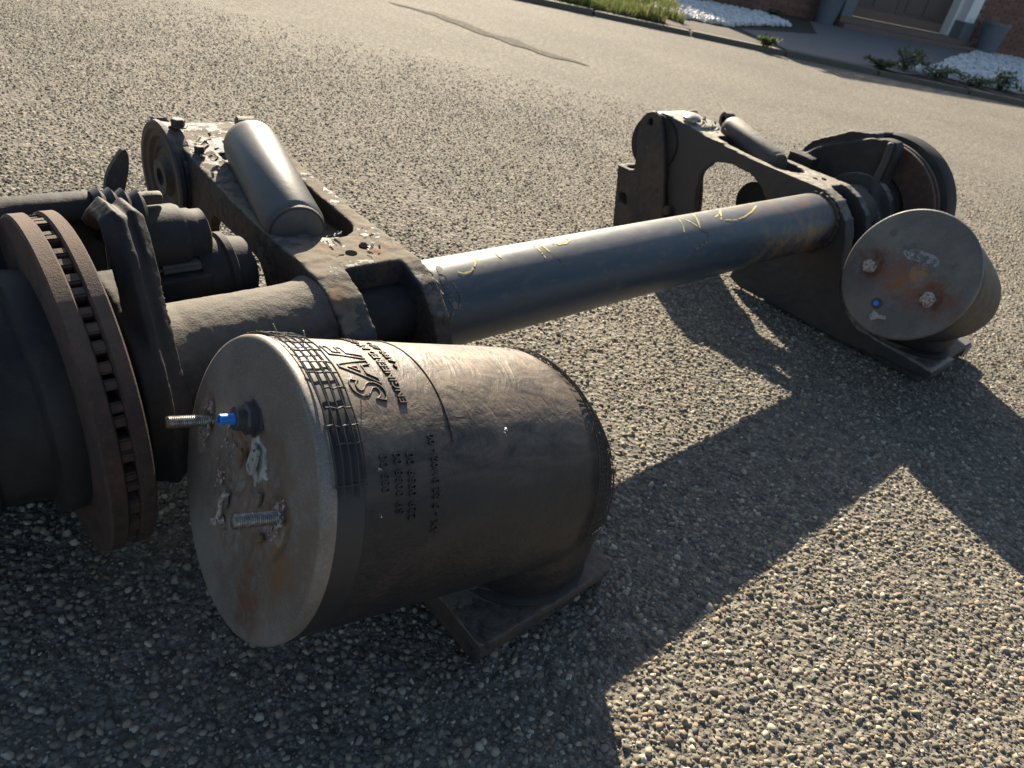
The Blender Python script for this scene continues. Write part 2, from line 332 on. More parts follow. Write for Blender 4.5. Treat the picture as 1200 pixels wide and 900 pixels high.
def casting(name, bm, mat, parent, voxel=.004, cutters=(), disp=.002, size=.02, disp2=.0, size2=.1, smooth=2, ang=50, pre=True):
    """joined shapes -> one rounded rough casting (boolean cuts, voxel remesh, fine displacement)"""
    bmesh.ops.recalc_face_normals(bm, faces=bm.faces)
    me = bpy.data.meshes.new(name); bm.to_mesh(me); bm.free()
    o = bpy.data.objects.new('tmp', me); COL.objects.link(o); cs = []
    if pre: m = o.modifiers.new('r', 'REMESH'); m.mode = 'VOXEL'; m.voxel_size = voxel
    for cb in cutters:
        bmesh.ops.recalc_face_normals(cb, faces=cb.faces)
        cm = bpy.data.meshes.new('c'); cb.to_mesh(cm); cb.free(); c = bpy.data.objects.new('c', cm); COL.objects.link(c); cs.append(c)
        b = o.modifiers.new('b', 'BOOLEAN'); b.operation = 'DIFFERENCE'; b.solver = 'EXACT'; b.object = c
    if cs:
        m = o.modifiers.new('r2', 'REMESH'); m.mode = 'VOXEL'; m.voxel_size = voxel
    if smooth:
        s = o.modifiers.new('s', 'SMOOTH'); s.iterations = smooth; s.factor = .5
    if disp:
        d = o.modifiers.new('d', 'DISPLACE'); d.texture = tex(size); d.strength = disp; d.mid_level = .5
    if disp2:
        d = o.modifiers.new('d2', 'DISPLACE'); d.texture = tex(size2); d.strength = disp2; d.mid_level = .5
    dg = bpy.context.evaluated_depsgraph_get(); dg.update()
    ev = o.evaluated_get(dg); nm = bpy.data.meshes.new_from_object(ev)
    for k in range(6):                                          # a cut that fails is retried with the cutters nudged
        if len(nm.polygons) > 500: break
        for q, c in enumerate(cs): c.location = (.00031 * (k + 1), .00023 * (k + 1) * (-1) ** q, .00037 * (k + 1)); c.rotation_euler = (.0007 * (k + 1), .0005 * (q + 1), .0004)
        dg.update(); nm = bpy.data.meshes.new_from_object(o.evaluated_get(dg)); print('recut', name, k, len(nm.polygons))
    for c in cs: bpy.data.objects.remove(c)
    bpy.data.objects.remove(o)
    nm.name = name; nm.materials.clear(); shade(nm, ang)
    return mesh_obj(name, nm, mat, parent)

# ================================================================== GROUND
def grid_sheet(name, xs, ys, z, mat, **p):
    bm = bmesh.new(); vs = [[bm.verts.new((x, y, z)) for y in ys] for x in xs]
    for i in range(len(xs) - 1):
        for j in range(len(ys) - 1): bm.faces.new((vs[i][j], vs[i + 1][j], vs[i + 1][j + 1], vs[i][j + 1]))
    return tag(from_bm(name, bm, mat, smooth=False), **p)
grid_sheet('asphalt_road', [-150, -10, 0, 10, 150], [-60, 0, 8, 30, 200], 0, 'asphalt', kind='structure')

AZ = .832; QX, QY = -.2056, .9736
CA, SA = math.cos(AZ), math.sin(AZ)

def stones():
    rng = np.random.default_rng(5)
    V = []; F = []; T = []; vo = 0
    pal = np.array([(.25, .225, .175), (.16, .147, .122), (.30, .27, .21), (.12, .115, .105), (.26, .205, .15), (.42, .38, .31), (.19, .172, .14), (.23, .185, .14), (.10, .096, .09), (.15, .135, .11), (.30, .24, .18)])
    def field(y0, y1, cell, segs, keep, rmin, rmax, y_edge):
        nonlocal vo
        ys = np.arange(y0, y1, cell * .9)
        P = []
        for j, y in enumerate(ys):
            xl = -.42 - y * .76; xr = .64 + y * .54      # what this strip of road can show
            xs = np.arange(xl, xr, cell) + (j % 2) * cell * .5
            P.append(np.stack([xs, np.full_like(xs, y)], 1))
        P = np.concatenate(P); P += rng.uniform(-.42, .42, P.shape) * cell
        lf = np.array([noise.noise((p[0] * 3.1, p[1] * 3.1, 4)) + .6 * noise.noise((p[0] * 11, p[1] * 11, 1)) for p in P])
        k = keep * np.clip(1.05 - .9 * np.clip(lf - .05, 0, 1), .35, 1) * (1 - np.clip((P[:, 1] - y_edge) / 1.2, 0, .85)); P = P[rng.random(len(P)) < k]
        n = len(P)
        r = rmin + (rmax - rmin) * rng.random(n) ** 2.3
        h = r * rng.uniform(.24, .72, n)
        ex = rng.uniform(.55, 1.0, n); ang = rng.random(n) * 6.283
        K = segs; a = np.arange(K) / K * 6.283
        b0 = a[None] + rng.uniform(-.25, .25, (n, K)); r0 = r[:, None] * rng.uniform(.75, 1.2, (n, K))
        b1 = a[None] + rng.uniform(-.3, .3, (n, K)); r1 = r[:, None] * rng.uniform(.5, .95, (n, K))
        tilt = rng.normal(0, .30, (n, 2))
        def ring(b, rr, z):
            x = rr * np.cos(b); y = rr * np.sin(b) * ex[:, None]
            X = x * np.cos(ang)[:, None] - y * np.sin(ang)[:, None]; Y = x * np.sin(ang)[:, None] + y * np.cos(ang)[:, None]
            Z = z + X * tilt[:, :1] + Y * tilt[:, 1:]
            return np.stack([X + P[:, :1], Y + P[:, 1:], Z], 2)
        zb = np.full((n, K), -.0015)
        A = ring(b0, r0, zb); A[:, :, 2] = -.002
        B = ring(b1, r1, (h[:, None] * rng.uniform(.45, .85, (n, K))))
        Cc = ring(np.zeros((n, 1)), np.zeros((n, 1)), h[:, None])
        if segs >= 6:
            K2 = 3
            a2 = np.arange(K2) / K2 * 6.283
            b2 = a2[None] + rng.uniform(-.4, .4, (n, K2)); Cc = ring(b2, r[:, None] * rng.uniform(.2, .5, (n, K2)), h[:, None] * rng.uniform(.9, 1.1, (n, K2)))
        verts = np.concatenate([A, B, Cc], 1); nv = verts.shape[1]
        f = []
        for q in range(K):
            q2 = (q + 1) % K
            f += [(q, q2, K + q2), (q, K + q2, K + q)]
        if Cc.shape[1] == 1:
            for q in range(K): f.append((K + q, K + (q + 1) % K, 2 * K))
        else:
            K2 = Cc.shape[1]
            for q in range(K):
                m = int(q * K2 / K); m2 = int(((q + 1) % K) * K2 / K)
                f.append((K + q, K + (q + 1) % K, 2 * K + m2 % K2))
                if m != m2: f.append((K + q, 2 * K + m2 % K2, 2 * K + m))
            for q in range(1, K2 - 1): f.append((2 * K, 2 * K + q, 2 * K + q + 1))
        f = np.array(f)
        V.append(verts.reshape(-1, 3)); F.append((f[None] + (np.arange(n) * nv)[:, None, None] + vo).reshape(-1, 3)); vo += n * nv
        base = pal[rng.integers(0, len(pal), n)] * rng.uniform(.72, 1.2, (n, 1)) * np.array([1.0, .98, .92])
        T.append(np.repeat(base, nv, 0))
    field(.22, 1.05, .0088, 7, .93, .0026, .0078, 9)
    field(.22, 1.05, .0068, 5, .42, .0010, .0026, 9)
    field(1.05, 1.9, .0100, 6, .94, .0028, .0074, 9)
    field(1.9, 4.4, .0131, 4, .9, .0038, .0078, 3.3)
    V = np.concatenate(V); F = np.concatenate(F); T = np.concatenate(T)
    me = bpy.data.meshes.new('road_aggregate'); me.vertices.add(len(V)); me.vertices.foreach_set('co', V.ravel().astype(np.float32))
    me.loops.add(F.size); me.loops.foreach_set('vertex_index', F.ravel().astype(np.int32)); me.polygons.add(len(F))
    me.polygons.foreach_set('loop_start', np.arange(0, F.size, 3, dtype=np.int32)); me.update(calc_edges=True)
    ca = me.color_attributes.new('tint', 'FLOAT_COLOR', 'POINT'); ca.data.foreach_set('color', np.concatenate([T, np.ones((len(T), 1))], 1).ravel().astype(np.float32))
    print('aggregate tris', len(F))
    return mesh_obj('road_aggregate', me, 'stone')
tag(stones(), kind='stuff', label='coarse tan and grey stones standing proud of the worn asphalt', category='aggregate')

def worn_patch_shade(pts, wf, seed, z=.004):  # flat sheet: shade along a worn patch's edge painted as dark colour
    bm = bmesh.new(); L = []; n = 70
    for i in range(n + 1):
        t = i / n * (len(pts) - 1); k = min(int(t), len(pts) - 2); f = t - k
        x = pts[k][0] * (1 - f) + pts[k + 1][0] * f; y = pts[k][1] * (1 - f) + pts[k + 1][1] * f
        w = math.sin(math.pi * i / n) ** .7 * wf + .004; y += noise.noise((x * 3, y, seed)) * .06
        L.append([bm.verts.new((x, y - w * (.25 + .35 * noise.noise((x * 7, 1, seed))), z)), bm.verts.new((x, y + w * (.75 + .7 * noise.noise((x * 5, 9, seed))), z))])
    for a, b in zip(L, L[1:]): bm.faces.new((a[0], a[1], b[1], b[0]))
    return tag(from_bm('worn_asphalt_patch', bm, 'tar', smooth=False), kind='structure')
worn_patch_shade([(-1.55, 6.1), (-1.1, 5.9), (-.7, 5.55), (-.3, 5.3), (.05, 5.22)], .19, 3)
worn_patch_shade([(-2.6, 6.5), (-2.2, 6.45), (-1.8, 6.3)], .08, 5)

# ================================================================== AXLE
axle = empty('trailer_axle', (QX, QY, 0), AZ, category='trailer axle',
             label='dismantled trailer axle with trailing arms, rusty brake discs and two air springs on asphalt')
ZC = .263
def part(name, bm, mat, parent=axle, **k):
    return from_bm(name, bm, mat, parent, **k)

bm = bmesh.new()
lathe(bm, (.020, 0, ZC), (1, 0, 0), [(0, .052), (.0, .071), (.002, .073), (1.31, .073)], 96)
tb = part('axle_tube', bm, 'tube')
bm = bmesh.new()
lathe(bm, (-.12, 0, ZC), (1, 0, 0), [(0, .050), (.14, .050)], 64)
part('axle_core', bm, 'hub')  # tube inside the arm window, narrowed and blackened to paint the opening's shade
bm = bmesh.new()
lathe(bm, (-.375, 0, ZC), (1, 0, 0), [(0, .10), (.02, .10), (.03, .082), (.06, .074), (.205, .0735), (.235, .076), (.25, .084)], 64)
casting('axle_stub', bm, 'axleend', axle, .004, disp=.0022, size=.012)
bm = bmesh.new()
lathe(bm, (1.44, 0, ZC), (1, 0, 0), [(0, .078), (.12, .078), (.13, .10), (.15, .10)], 48)
casting('axle_stub', bm, 'axleend', axle, .006, disp=.002, size=.012)
def weld(x, r=.0735, w=.004):
    bm = bmesh.new(); ring = []
    n = 90
    pts = [(x + .0012 * math.sin(k * 2.1), r * math.cos(2 * math.pi * k / n), ZC + r * math.sin(2 * math.pi * k / n)) for k in range(n + 1)]
    tube(bm, pts, [w * (1 + .25 * math.sin(k * 1.7)) for k in range(n + 1)], 8, False)
    return part('weld_bead', bm, 'cast')
weld(.048, .074, .005); weld(1.305, .074, .006)

# paint-pen strokes and scuffs on the tube, (x, degrees from top towards the camera side)
def stroke(pts, w, mat, name, r=.0733):
    dense = []
    for (x0, t0), (x1, t1) in zip(pts, pts[1:]):
        m = max(5, int(max(abs(x1 - x0) / .004, abs(t1 - t0) / 2.5)))
        dense += [(x0 + (x1 - x0) * i / m, t0 + (t1 - t0) * i / m) for i in range(m)]
    dense.append(pts[-1]); bm = bmesh.new(); prev = None
    for i, (x, t) in enumerate(dense):
        a = dense[max(i - 1, 0)]; c = dense[min(i + 1, len(dense) - 1)]
        dx = c[0] - a[0]; dt = R(c[1] - a[1]) * r; l = math.hypot(dx, dt) or 1; nx, nt_ = -dt / l, dx / l
        ww = w * (.75 + .35 * noise.noise((x * 90, t * .2, 3))); q = []
        for s in (-1, 1):
            X = x + nx * ww * s; th = R(t) + nt_ * ww * s / r
            q.append(bm.verts.new((X, -(r + .0004) * math.sin(th), ZC + (r + .0004) * math.cos(th))))
        if prev and noise.noise((x * 160, t * .45, 9)) < .28: bm.faces.new((prev[0], prev[1], q[1], q[0]))
        prev = q
    return from_bm(name, bm, mat, tb)
for p in ([(.097, 20), (.108, 25), (.122, 24), (.138, 16), (.150, 6), (.158, -6)], [(.196, -8), (.197, 12)], [(.286, -4), (.284, 26)], [(.299, -4), (.303, 20)],
          [(.327, 0), (.338, 6), (.355, 7), (.370, 1), (.372, -10)], [(.706, -8), (.675, 28)], [(.712, -8), (.727, 22)], [(.767, -12), (.731, 26)],
          [(.81, 10), (.842, 2), (.873, -14)], [(.873, -14), (.845, 2), (.821, 18)], [(.833, 20), (.87, 24), (.909, 21), (.95, 13), (.999, -2)]):
    stroke(p, .0024, 'marker', 'marker_stroke')
stroke([(.075, 5), (.064, 30), (.066, 52), (.074, 68), (.06, 76), (.035, 74)], .006, 'scuff', 'scuff_mark')
stroke([(.068, 12), (.08, 34), (.086, 52), (.076, 70)], .003, 'scuff', 'scuff_mark')
stroke([(.69, 60), (.74, 50), (.75, 38), (.73, 30)], .003, 'scuff', 'scuff_mark')
stroke([(.305, 22), (.318, 44)], .0015, 'scuff', 'scuff_mark')

# ---- trailing arms
ARM = [(.485, .20), (.50, .245), (.56, .225), (.615, .245), (.637, .30), (.62, .345), (.585, .372), (.54, .376), (.47, .372), (.38, .362), (.27, .354), (.15, .350), (.06, .352), (.0, .350), (-.045, .335), (-.085, .30),
       (-.105, .26), (-.12, .20), (-.15, .13), (-.19, .085), (-.235, .062), (-.44, .052), (-.443, .028), (-.30, .020), (-.2, .006), (.12, .006), (.165, .02), (.16, .07), (.135, .13), (.12, .20), (.135, .255), (.165, .29),
       (.215, .312), (.28, .317), (.335, .304), (.362, .265), (.362, .21), (.35, .165), (.35, .12), (.385, .10), (.44, .13)]
COLLAR = [(.06, .352), (.0, .350), (-.045, .335), (-.085, .30), (-.105, .26), (-.12, .20), (-.15, .13), (-.19, .085), (-.235, .062), (-.235, .02), (-.2, .006), (.06, .006)]
REAR = [(-.185, .082), (-.235, .062), (-.44, .052), (-.443, .028), (-.30, .020), (-.2, .006), (-.185, .006)]
RAIL = [(.04, .352), (.06, .352), (.15, .350), (.27, .354), (.38, .362), (.47, .372), (.54, .376), (.56, .375), (.56, .32), (.42, .322), (.30, .318), (.20, .310), (.14, .30), (.04, .29)]
HEAD = [(.435, .369), (.47, .372), (.54, .376), (.585, .372), (.62, .345), (.637, .30), (.615, .245), (.56, .225), (.505, .245), (.47, .29), (.435, .322)]
def trailing_arm(x0, x1, voxel, label, mat, far=False):
    xm = (x0 + x1) / 2 + (0 if far else .010); wl = xm - .047 - x0; wr = x1 - xm - .047
    bm = bmesh.new()
    prism_x(bm, ARM, x0, x0 + .020)
    if not far: prism_x(bm, ARM, x1 - .020, x1)
    prism_x(bm, COLLAR, x0, x0 + .050); prism_x(bm, COLLAR, x1 - .031, x1)
    prism_x(bm, RAIL, x0, x0 + wl); prism_x(bm, RAIL, x1 - wr, x1)
    prism_x(bm, REAR, x0, x1); prism_x(bm, HEAD, x0, x1)
    pts = [(x0, .008), (x1, .008), (x1, .16), (xm + .047, .16)] + [(xm + .047 * math.cos(R(-a)), .16 + .055 * math.sin(R(-a))) for a in range(15, 180, 15)] + [(xm - .047, .16), (x0, .16)]
    prism_z(bm, pts, .292, .3505)
    pts = [(x0, .47), (x0, .33), (xm - .047, .33)] + [(xm + .047 * math.cos(R(a)), .33 + .055 * math.sin(R(a))) for a in range(165, 0, -15)] + [(xm + .047, .33), (x1, .33), (x1, .47)]
    prism_z(bm, pts, .322, .360)
    if not far: prism_x(bm, [(.09, .296), (.40, .300), (.40, .318), (.09, .314)], x0, x1)
    a = casting('trailing_arm', bm, mat, axle, voxel, (), disp=.003, size=.014, disp2=.003, size2=.09, smooth=2)
    a['label'] = label
    return a
armN = trailing_arm(-.13, .045, .0032, 'near arm with brown rust and curling paint', 'arm')
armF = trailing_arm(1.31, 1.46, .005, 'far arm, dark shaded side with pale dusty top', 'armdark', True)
# pressed side plates of the far arm show an edge line and holes
def spring_seat(xc, x0, x1, y0, y1, label=None):
    bm = bmesh.new(); r = .018; pts = []
    for cx, cy, a0 in ((x1 - r, y1 - r, 0), (x0 + r, y1 - r, 90), (x0 + r, y0 + r, 180), (x1 - r, y0 + r, 270)):
        for k in range(5): a = R(a0 + k * 22.5); pts.append((cx + r * math.cos(a), cy + r * math.sin(a)))
    prism_z(bm, pts, .040, .055)
    lathe(bm, (xc, (y0 + y1) / 2 + .012, .05), (0, 0, 1), [(0, .113), (.012, .113), (.016, .108)], 48)
    for s in (x0 + .004, x1 - .016): box(bm, (s, y0 + .01, .004), (s + .012, y1 - .01, .05))
    return casting('spring_seat', bm, 'cast', axle, .003, disp=.002, size=.015, smooth=1)
spring_seat(.008, -.128, .122, -.443, -.20)
spring_seat(1.43, 1.32, 1.58, -.43, -.19)

# bolts on the arm
def bolt(x, y, z, r=.012, h=.009, mat='cast', ax=(0, 0, 1), name='bolt', parent=axle):
    bm = bmesh.new(); lathe(bm, (x, y, z), ax, [(0, r * 1.35), (.002, r * 1.35), (.0021, r), (h, r), (h + .0015, r * .8)], 6)
    return part(name, bm, mat, parent, smooth=False)
def hole(x, y, z, r=.009):
    bm = bmesh.new(); lathe(bm, (x, y, z), (0, 0, 1), [(0, r), (.0012, r * .96)], 20); return part('bolt_hole', bm, 'void')
hole(-.045, .048, .3505); hole(-.015, .062, .3515, .008)
hole(1.37, .06, .352, .007); hole(1.40, .05, .352, .007)

# curled flakes of paint
def flakes(x0, x1, y0, y1, z, n, seed, s=1):
    r = random.Random(seed); bm = bmesh.new()
    for _ in range(n):
        cx, cy = r.uniform(x0, x1), r.uniform(y0, y1); L = r.uniform(.004, .013) * s; W = L * r.uniform(.4, .9); a = r.uniform(0, 6.28); cz = z + .001 + r.uniform(0, .003)
        curl = r.uniform(.15, 1.0); rows = []
        ow = [r.uniform(.6, 1.1) for _ in range(5)]
        for i in range(5):
            t = i / 4; px = L * t; pz = curl * L * t * t; row = []
            for sgn in (-1, 1):
                py = sgn * W * .5 * ow[i]
                row.append(bm.verts.new((cx + px * math.cos(a) - py * math.sin(a), cy + px * math.sin(a) + py * math.cos(a), cz + pz + .3 * abs(py))))
            rows.append(row)
        for q, w_ in zip(rows, rows[1:]): bm.faces.new((q[0], q[1], w_[1], w_[0]))
    o = part('paint_flakes', bm, 'flake', smooth=False)
    o.data.materials[0] = MAT['flake']
    m = o.modifiers.new('thick', 'SOLIDIFY'); m.thickness = .0007
    o['kind'] = 'stuff'; return o
flakes(-.115, .0, .36, .50, .371, 30, 3)
flakes(-.11, -.04, .22, .36, .357, 14, 4, .8)
flakes(-.06, .035, .03, .11, .353, 12, 5)
flakes(1.34, 1.45, .38, .52, .371, 24, 6)

# ---- dampers
def damper(a, b, r, x):
    a, b = Vector(a), Vector(b); L = (b - a).length; ax = (b - a).normalized()
    root_bm = bmesh.new()
    lathe(root_bm, a, ax, [(0, r * .70), (.004, r * .84), (.010, r * .86), (.014, r * .90), (.022, r), (L - .02, r), (L - .008, r * .97), (L, r * .86), (L + .002, r * .3)], 64)
    d = part('shock_absorber', root_bm, x or 'shock')
    bm = bmesh.new()
    eye = b + ax * .024 + Vector((0, 0, .012))
    side = ax.cross(Vector((0, 0, 1))).normalized()
    lathe(bm, eye - side * .014, side, [(0, .010), (0, .021), (.028, .021), (.028, .010)], 28, False, False)
    tube(bm, [b - ax * .005, b + ax * .012], .011, 12)
    from_bm('mounting_eye', bm, 'cast', d)
    bm = bmesh.new(); ring = []
    lathe(bm, a + ax * .010, ax, [(-.004, r * .86), (-.002, r * .91), (.003, r * .92), (.005, r * .86)], 56, False, False)
    from_bm('end_ring', bm, 'cast', d)
    return d
damper((-.086, .130, .350), (-.034, .410, .392), .046, 0)
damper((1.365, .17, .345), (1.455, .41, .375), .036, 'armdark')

# ---- pivot end near: ribbed disc, ragged hanger remains
bm = bmesh.new()
lathe(bm, (-.150, .520, .300), (1, 0, 0), [(.012, 0), (.012, .014), (.0, .016), (.0, .030), (.004, .032), (.012, .036), (.014, .050), (.010, .053), (.013, .056), (.013, .066), (.006, .070), (.005, .078), (.000, .082), (.000, .092), (.003, .096), (.010, .096), (.014, .093), (.034, .090), (.036, .07)], 96, False, True)
part('pivot_disc', bm, 'cast', ang=25)
bm = bmesh.new()
rg = [(.49, .20), (.56, .20), (.62, .24), (.635, .30), (.61, .36), (.585, .385), (.565, .378), (.552, .395), (.535, .383), (.52, .392), (.505, .378), (.49, .385), (.475, .365), (.462, .368), (.45, .352), (.44, .355), (.43, .335), (.445, .31), (.44, .26)]
prism_x(bm, rg, -.136, -.118)
casting('hanger_plate', bm, 'cast', axle, .003, disp=.004, size=.012, smooth=1)
bolt(-.118, .505, .392, .012, .012); bolt(-.112, .43, .372, .009, .010)

# ---- far hanger bracket
bm = bmesh.new()
HG = [(.622, .0), (.662, .185), (.60, .190), (.612, .26), (.625, .30), (.628, .34), (.61, .366), (.585, .378), (.56, .366), (.535, .335), (.50, .26), (.475, .19), (.455, .13), (.445, .09), (.445, .03), (.46, .0)]; HG = [(y - .012, z) for y, z in HG]
prism_x(bm, HG, 1.287, 1.303)
prism_x(bm, [(.592, 0), (.612, 0), (.655, .188), (.632, .188)], 1.287, 1.50); prism_x(bm, HG, 1.484, 1.50)
nc = bmesh.new(); prism_x(nc, [(.575, .078), (.612, .078), (.622, .106), (.592, .112)], 1.25, 1.52)
eyec = bmesh.new(); lathe(eyec, (1.25, .576, .343), (1, 0, 0), [(0, .011), (.3, .011)], 20)
casting('hanger_bracket', bm, 'cast', axle, .0045, [eyec, nc], disp=.003, size=.02, smooth=2)
bm = bmesh.new(); lathe(bm, (1.303, .555, .285), (1, 0, 0), [(0, .085), (.02, .088), (.175, .088), (.189, .085)], 48)
part('pivot_bush', bm, 'hub')
bm = bmesh.new(); lathe(bm, (1.345, .475, .372), (0, 0, 1), [(0, .016), (.006, .016), (.007, .028), (.014, .027), (.020, .018), (.022, .0)], 24)
part('bolt', bm, 'steel')
bm = bmesh.new(); lathe(bm, (1.300, .43, .12), (-1, 0, 0), [(0, .014), (.012, .013), (.013, .0)], 18); part('bolt', bm, 'cast')
# brake chamber beyond the far arch
bm = bmesh.new(); lathe(bm, (1.44, .245, .205), (1, 0, 0), [(0, .0), (.002, .05), (.006, .060), (.06, .060), (.062, .066), (.072, .066), (.074, .058), (.12, .055), (.13, .03)], 48)
part('brake_chamber', bm, 'hub')

# ---- brake discs: two rings and the vanes between them
def brake_disc(x_out, sgn, label):
    """x_out: outboard face; sgn=+1 when inboard is towards +x"""
    r1, r0 = .197, .118
    d = empty('brake_disc'); d.parent = axle
    d['label'] = label
    for off, w_ in ((0, .0185), (.0300, .0165)):
        bm = bmesh.new(); a = x_out + sgn * off
        lathe(bm, (a, 0, ZC), (sgn, 0, 0), [(0, r0), (0, r1 - .003), (.002, r1), (w_ - .002, r1), (w_, r1 - .003), (w_, r0), (0, r0)], 160, False, False)
        o = from_bm('friction_ring', bm, 'rotor', d, ang=30)
    nv = 62
    for k in range(nv):
        a = 2 * math.pi * (k + .5) / nv + .02 * math.sin(k * 3)
        bm = bmesh.new(); mt = Matrix.Translation((0, 0, ZC)) @ Matrix.Rotation(a, 4, 'X')
        lo, hi = sorted((x_out + sgn * .017, x_out + sgn * .0315))
        wv = .0058 + .0006 * math.sin(k * 5); box(bm, (lo, r0 + .01, -wv), (hi, r1 - .0035 - .002 * (k % 3 == 0), wv), mt); bmesh.ops.bevel(bm, geom=bm.edges[:], offset=.002, segments=2, affect='EDGES')
        from_bm('vane', bm, 'rotor', d)
    return d
brake_disc(-.457, 1, 'near brake disc seen edge-on with dark vent slots')
brake_disc(1.647, -1, 'far brake disc, dull brown rust')

# ---- hubs
bm = bmesh.new()
lathe(bm, (-.448, 0, ZC), (-1, 0, 0), [(0, .12), (.008, .138), (.026, .140), (.034, .136), (.038, .118), (.085, .114), (.09, .122), (.125, .124), (.13, .105), (.22, .10), (.25, .09)], 96)
hubN = part('wheel_hub', bm, 'hub')
bm = bmesh.new()
lathe(bm, (1.60, 0, ZC), (1, 0, 0), [(0, .10), (.01, .112), (.052, .114), (.055, .20), (.060, .209), (.075, .213), (.125, .211), (.132, .203), (.134, .15), (.16, .12), (.20, .10)], 96)
part('wheel_hub', bm, 'hub')
bm = bmesh.new()
lathe(bm, (1.58, 0, ZC), (1, 0, 0), [(0, .085), (.012, .105), (.022, .108), (.024, .09)], 48); part('bearing_seal', bm, 'hub')

# ---- near brake: caliper behind the disc, carrier post before the hub, two cylinders
bm = bmesh.new()
box(bm, (-1.05, .140, .0), (-.345, .165, .431)); box(bm, (-1.05, .128, .405), (-.345, .16, .425)); box(bm, (-.47, .10, .08), (-.40, .15, .36)); box(bm, (-.62, .16, .1), (-.40, .21, .30))  # plate stretched outboard, out of view, and to the ground to cast added shade
casting('brake_caliper', bm, 'hub', axle, .006, disp=.002, size=.02, disp2=.003, size2=.1)
bm = bmesh.new()
box(bm, (-.36, .165, .400), (-.262, .180, .416)); casting('caliper_bracket', bm, 'cast', axle, .003, disp=.002, size=.02)
bm = bmesh.new()
path = [(-.372, .075, .430), (-.372, .035, .458), (-.372, -.006, .462), (-.372, -.034, .430), (-.372, -.050, .395), (-.372, -.068, .36), (-.372, -.088, .31), (-.370, -.098, .26), (-.368, -.10, .18)]
tube(bm, path, [.014, .015, .016, .0165, .0165, .017, .020, .025, .03], 4)
tube(bm, [(x + .022, y + .010, z - .004) for x, y, z in path[1:]], [.013, .014, .013, .012, .012, .014, .018, .02], 4)
tube(bm, [(x + .004, y - .008, z + .004) for x, y, z in path[1:]], [.006, .007, .007, .007, .007, .009, .012, .012], 6)
lathe(bm, (-.392, 0, ZC), (1, 0, 0), [(0, .125), (.028, .125), (.034, .10)], 40)
casting('brake_carrier', bm, 'hub', axle, .003, disp=.0014, size=.008, disp2=.002, size2=.04, smooth=3)
bm = bmesh.new()      # folded rubber boot over the slide pin
lathe(bm, (-.355, .14, .405), (1, 0, 0), [(0, .03), (.008, .034), (.014, .027), (.022, .033), (.028, .025), (.036, .031), (.042, .022), (.052, .028), (.058, .02)], 40)
part('rubber_boot', bm, 'rubber_clean')
bm = bmesh.new()
lathe(bm, (-.325, .165, .352), (1, 0, 0), [(0, .046), (.075, .046), (.080, .044), (.081, .038), (.094, .038), (.098, .036), (.110, .036), (.113, .030)], 56)
part('guide_cylinder', bm, 'hub')
bm = bmesh.new()
lathe(bm, (-.285, .155, .292), (1, 0, 0), [(0, .03), (.03, .032), (.045, .036), (.05, .052), (.062, .055), (.085, .055), (.088, .060), (.097, .060), (.100, .054), (.125, .05), (.135, .03)], 56)
ch = part('brake_chamber', bm, 'hub')
bm = bmesh.new(); box(bm, (-.290, .115, .322), (-.232, .175, .334)); bmesh.ops.bevel(bm, geom=bm.edges[:], offset=.004, segments=2, affect='EDGES')
from_bm('cover_plate', bm, 'shock', ch)
bm = bmesh.new(); box(bm, (-.30, .10, .17), (-.225, .18, .322)); casting('lever_housing', bm, 'hub', axle, .004, disp=.002, size=.02, smooth=4)
bm = bmesh.new()   # leaf-shaped lug standing behind the caliper
lug = smooth_poly([(-.300, .352), (-.282, .352), (-.270, .385), (-.264, .415), (-.268, .432), (-.280, .420), (-.296, .392)], 3)
a_ = [bm.verts.new((x, .292, z)) for x, z in lug]; b_ = [bm.verts.new((x, .302, z)) for x, z in lug]
for i in range(len(lug)): bm.faces.new((a_[i], a_[(i + 1) % len(lug)], b_[(i + 1) % len(lug)], b_[i]))
bm.faces.new(a_); bm.faces.new(b_)
box(bm, (-.31, .288, .02), (-.275, .306, .36))
part('guard_lug', bm, 'cast', smooth=False)

# ---- far brake
bm = bmesh.new()
prism_x(bm, smooth_poly([(.215, .14), (.235, .28), (.215, .345), (.19, .375), (.150, .405), (.08, .440), (.03, .462), (-.03, .470), (-.045, .43), (-.045, .36), (-.05, .27), (-.03, .14)], 2), 1.545, 1.60)
prism_x(bm, [(.235, .26), (.215, .345), (.15, .405), (.08, .44), (.03, .462), (.03, .475), (.10, .46), (.20, .40), (.26, .30)], 1.56, 1.68)
box(bm, (1.50, .145, .20), (1.58, .225, .365))
casting('brake_caliper', bm, 'hub', axle, .0045, disp=.005, size=.03, disp2=.004, size2=.08)
bm = bmesh.new()
tube(bm, [(1.545, -.022, .468), (1.54, -.028, .42), (1.535, -.030, .36), (1.535, -.045, .31), (1.535, -.085, .26)], [.010, .011, .011, .013, .016], 6)
lathe(bm, (1.54, 0, ZC), (1, 0, 0), [(0, .11), (.03, .11)], 40)
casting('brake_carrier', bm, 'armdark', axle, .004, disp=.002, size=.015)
bm = bmesh.new(); box(bm, (1.575, -.43, .012), (1.64, -.36, .05)); bmesh.ops.bevel(bm, geom=bm.edges[:], offset=.006, segments=2, affect='EDGES')
part('end_lug', bm, 'shock')

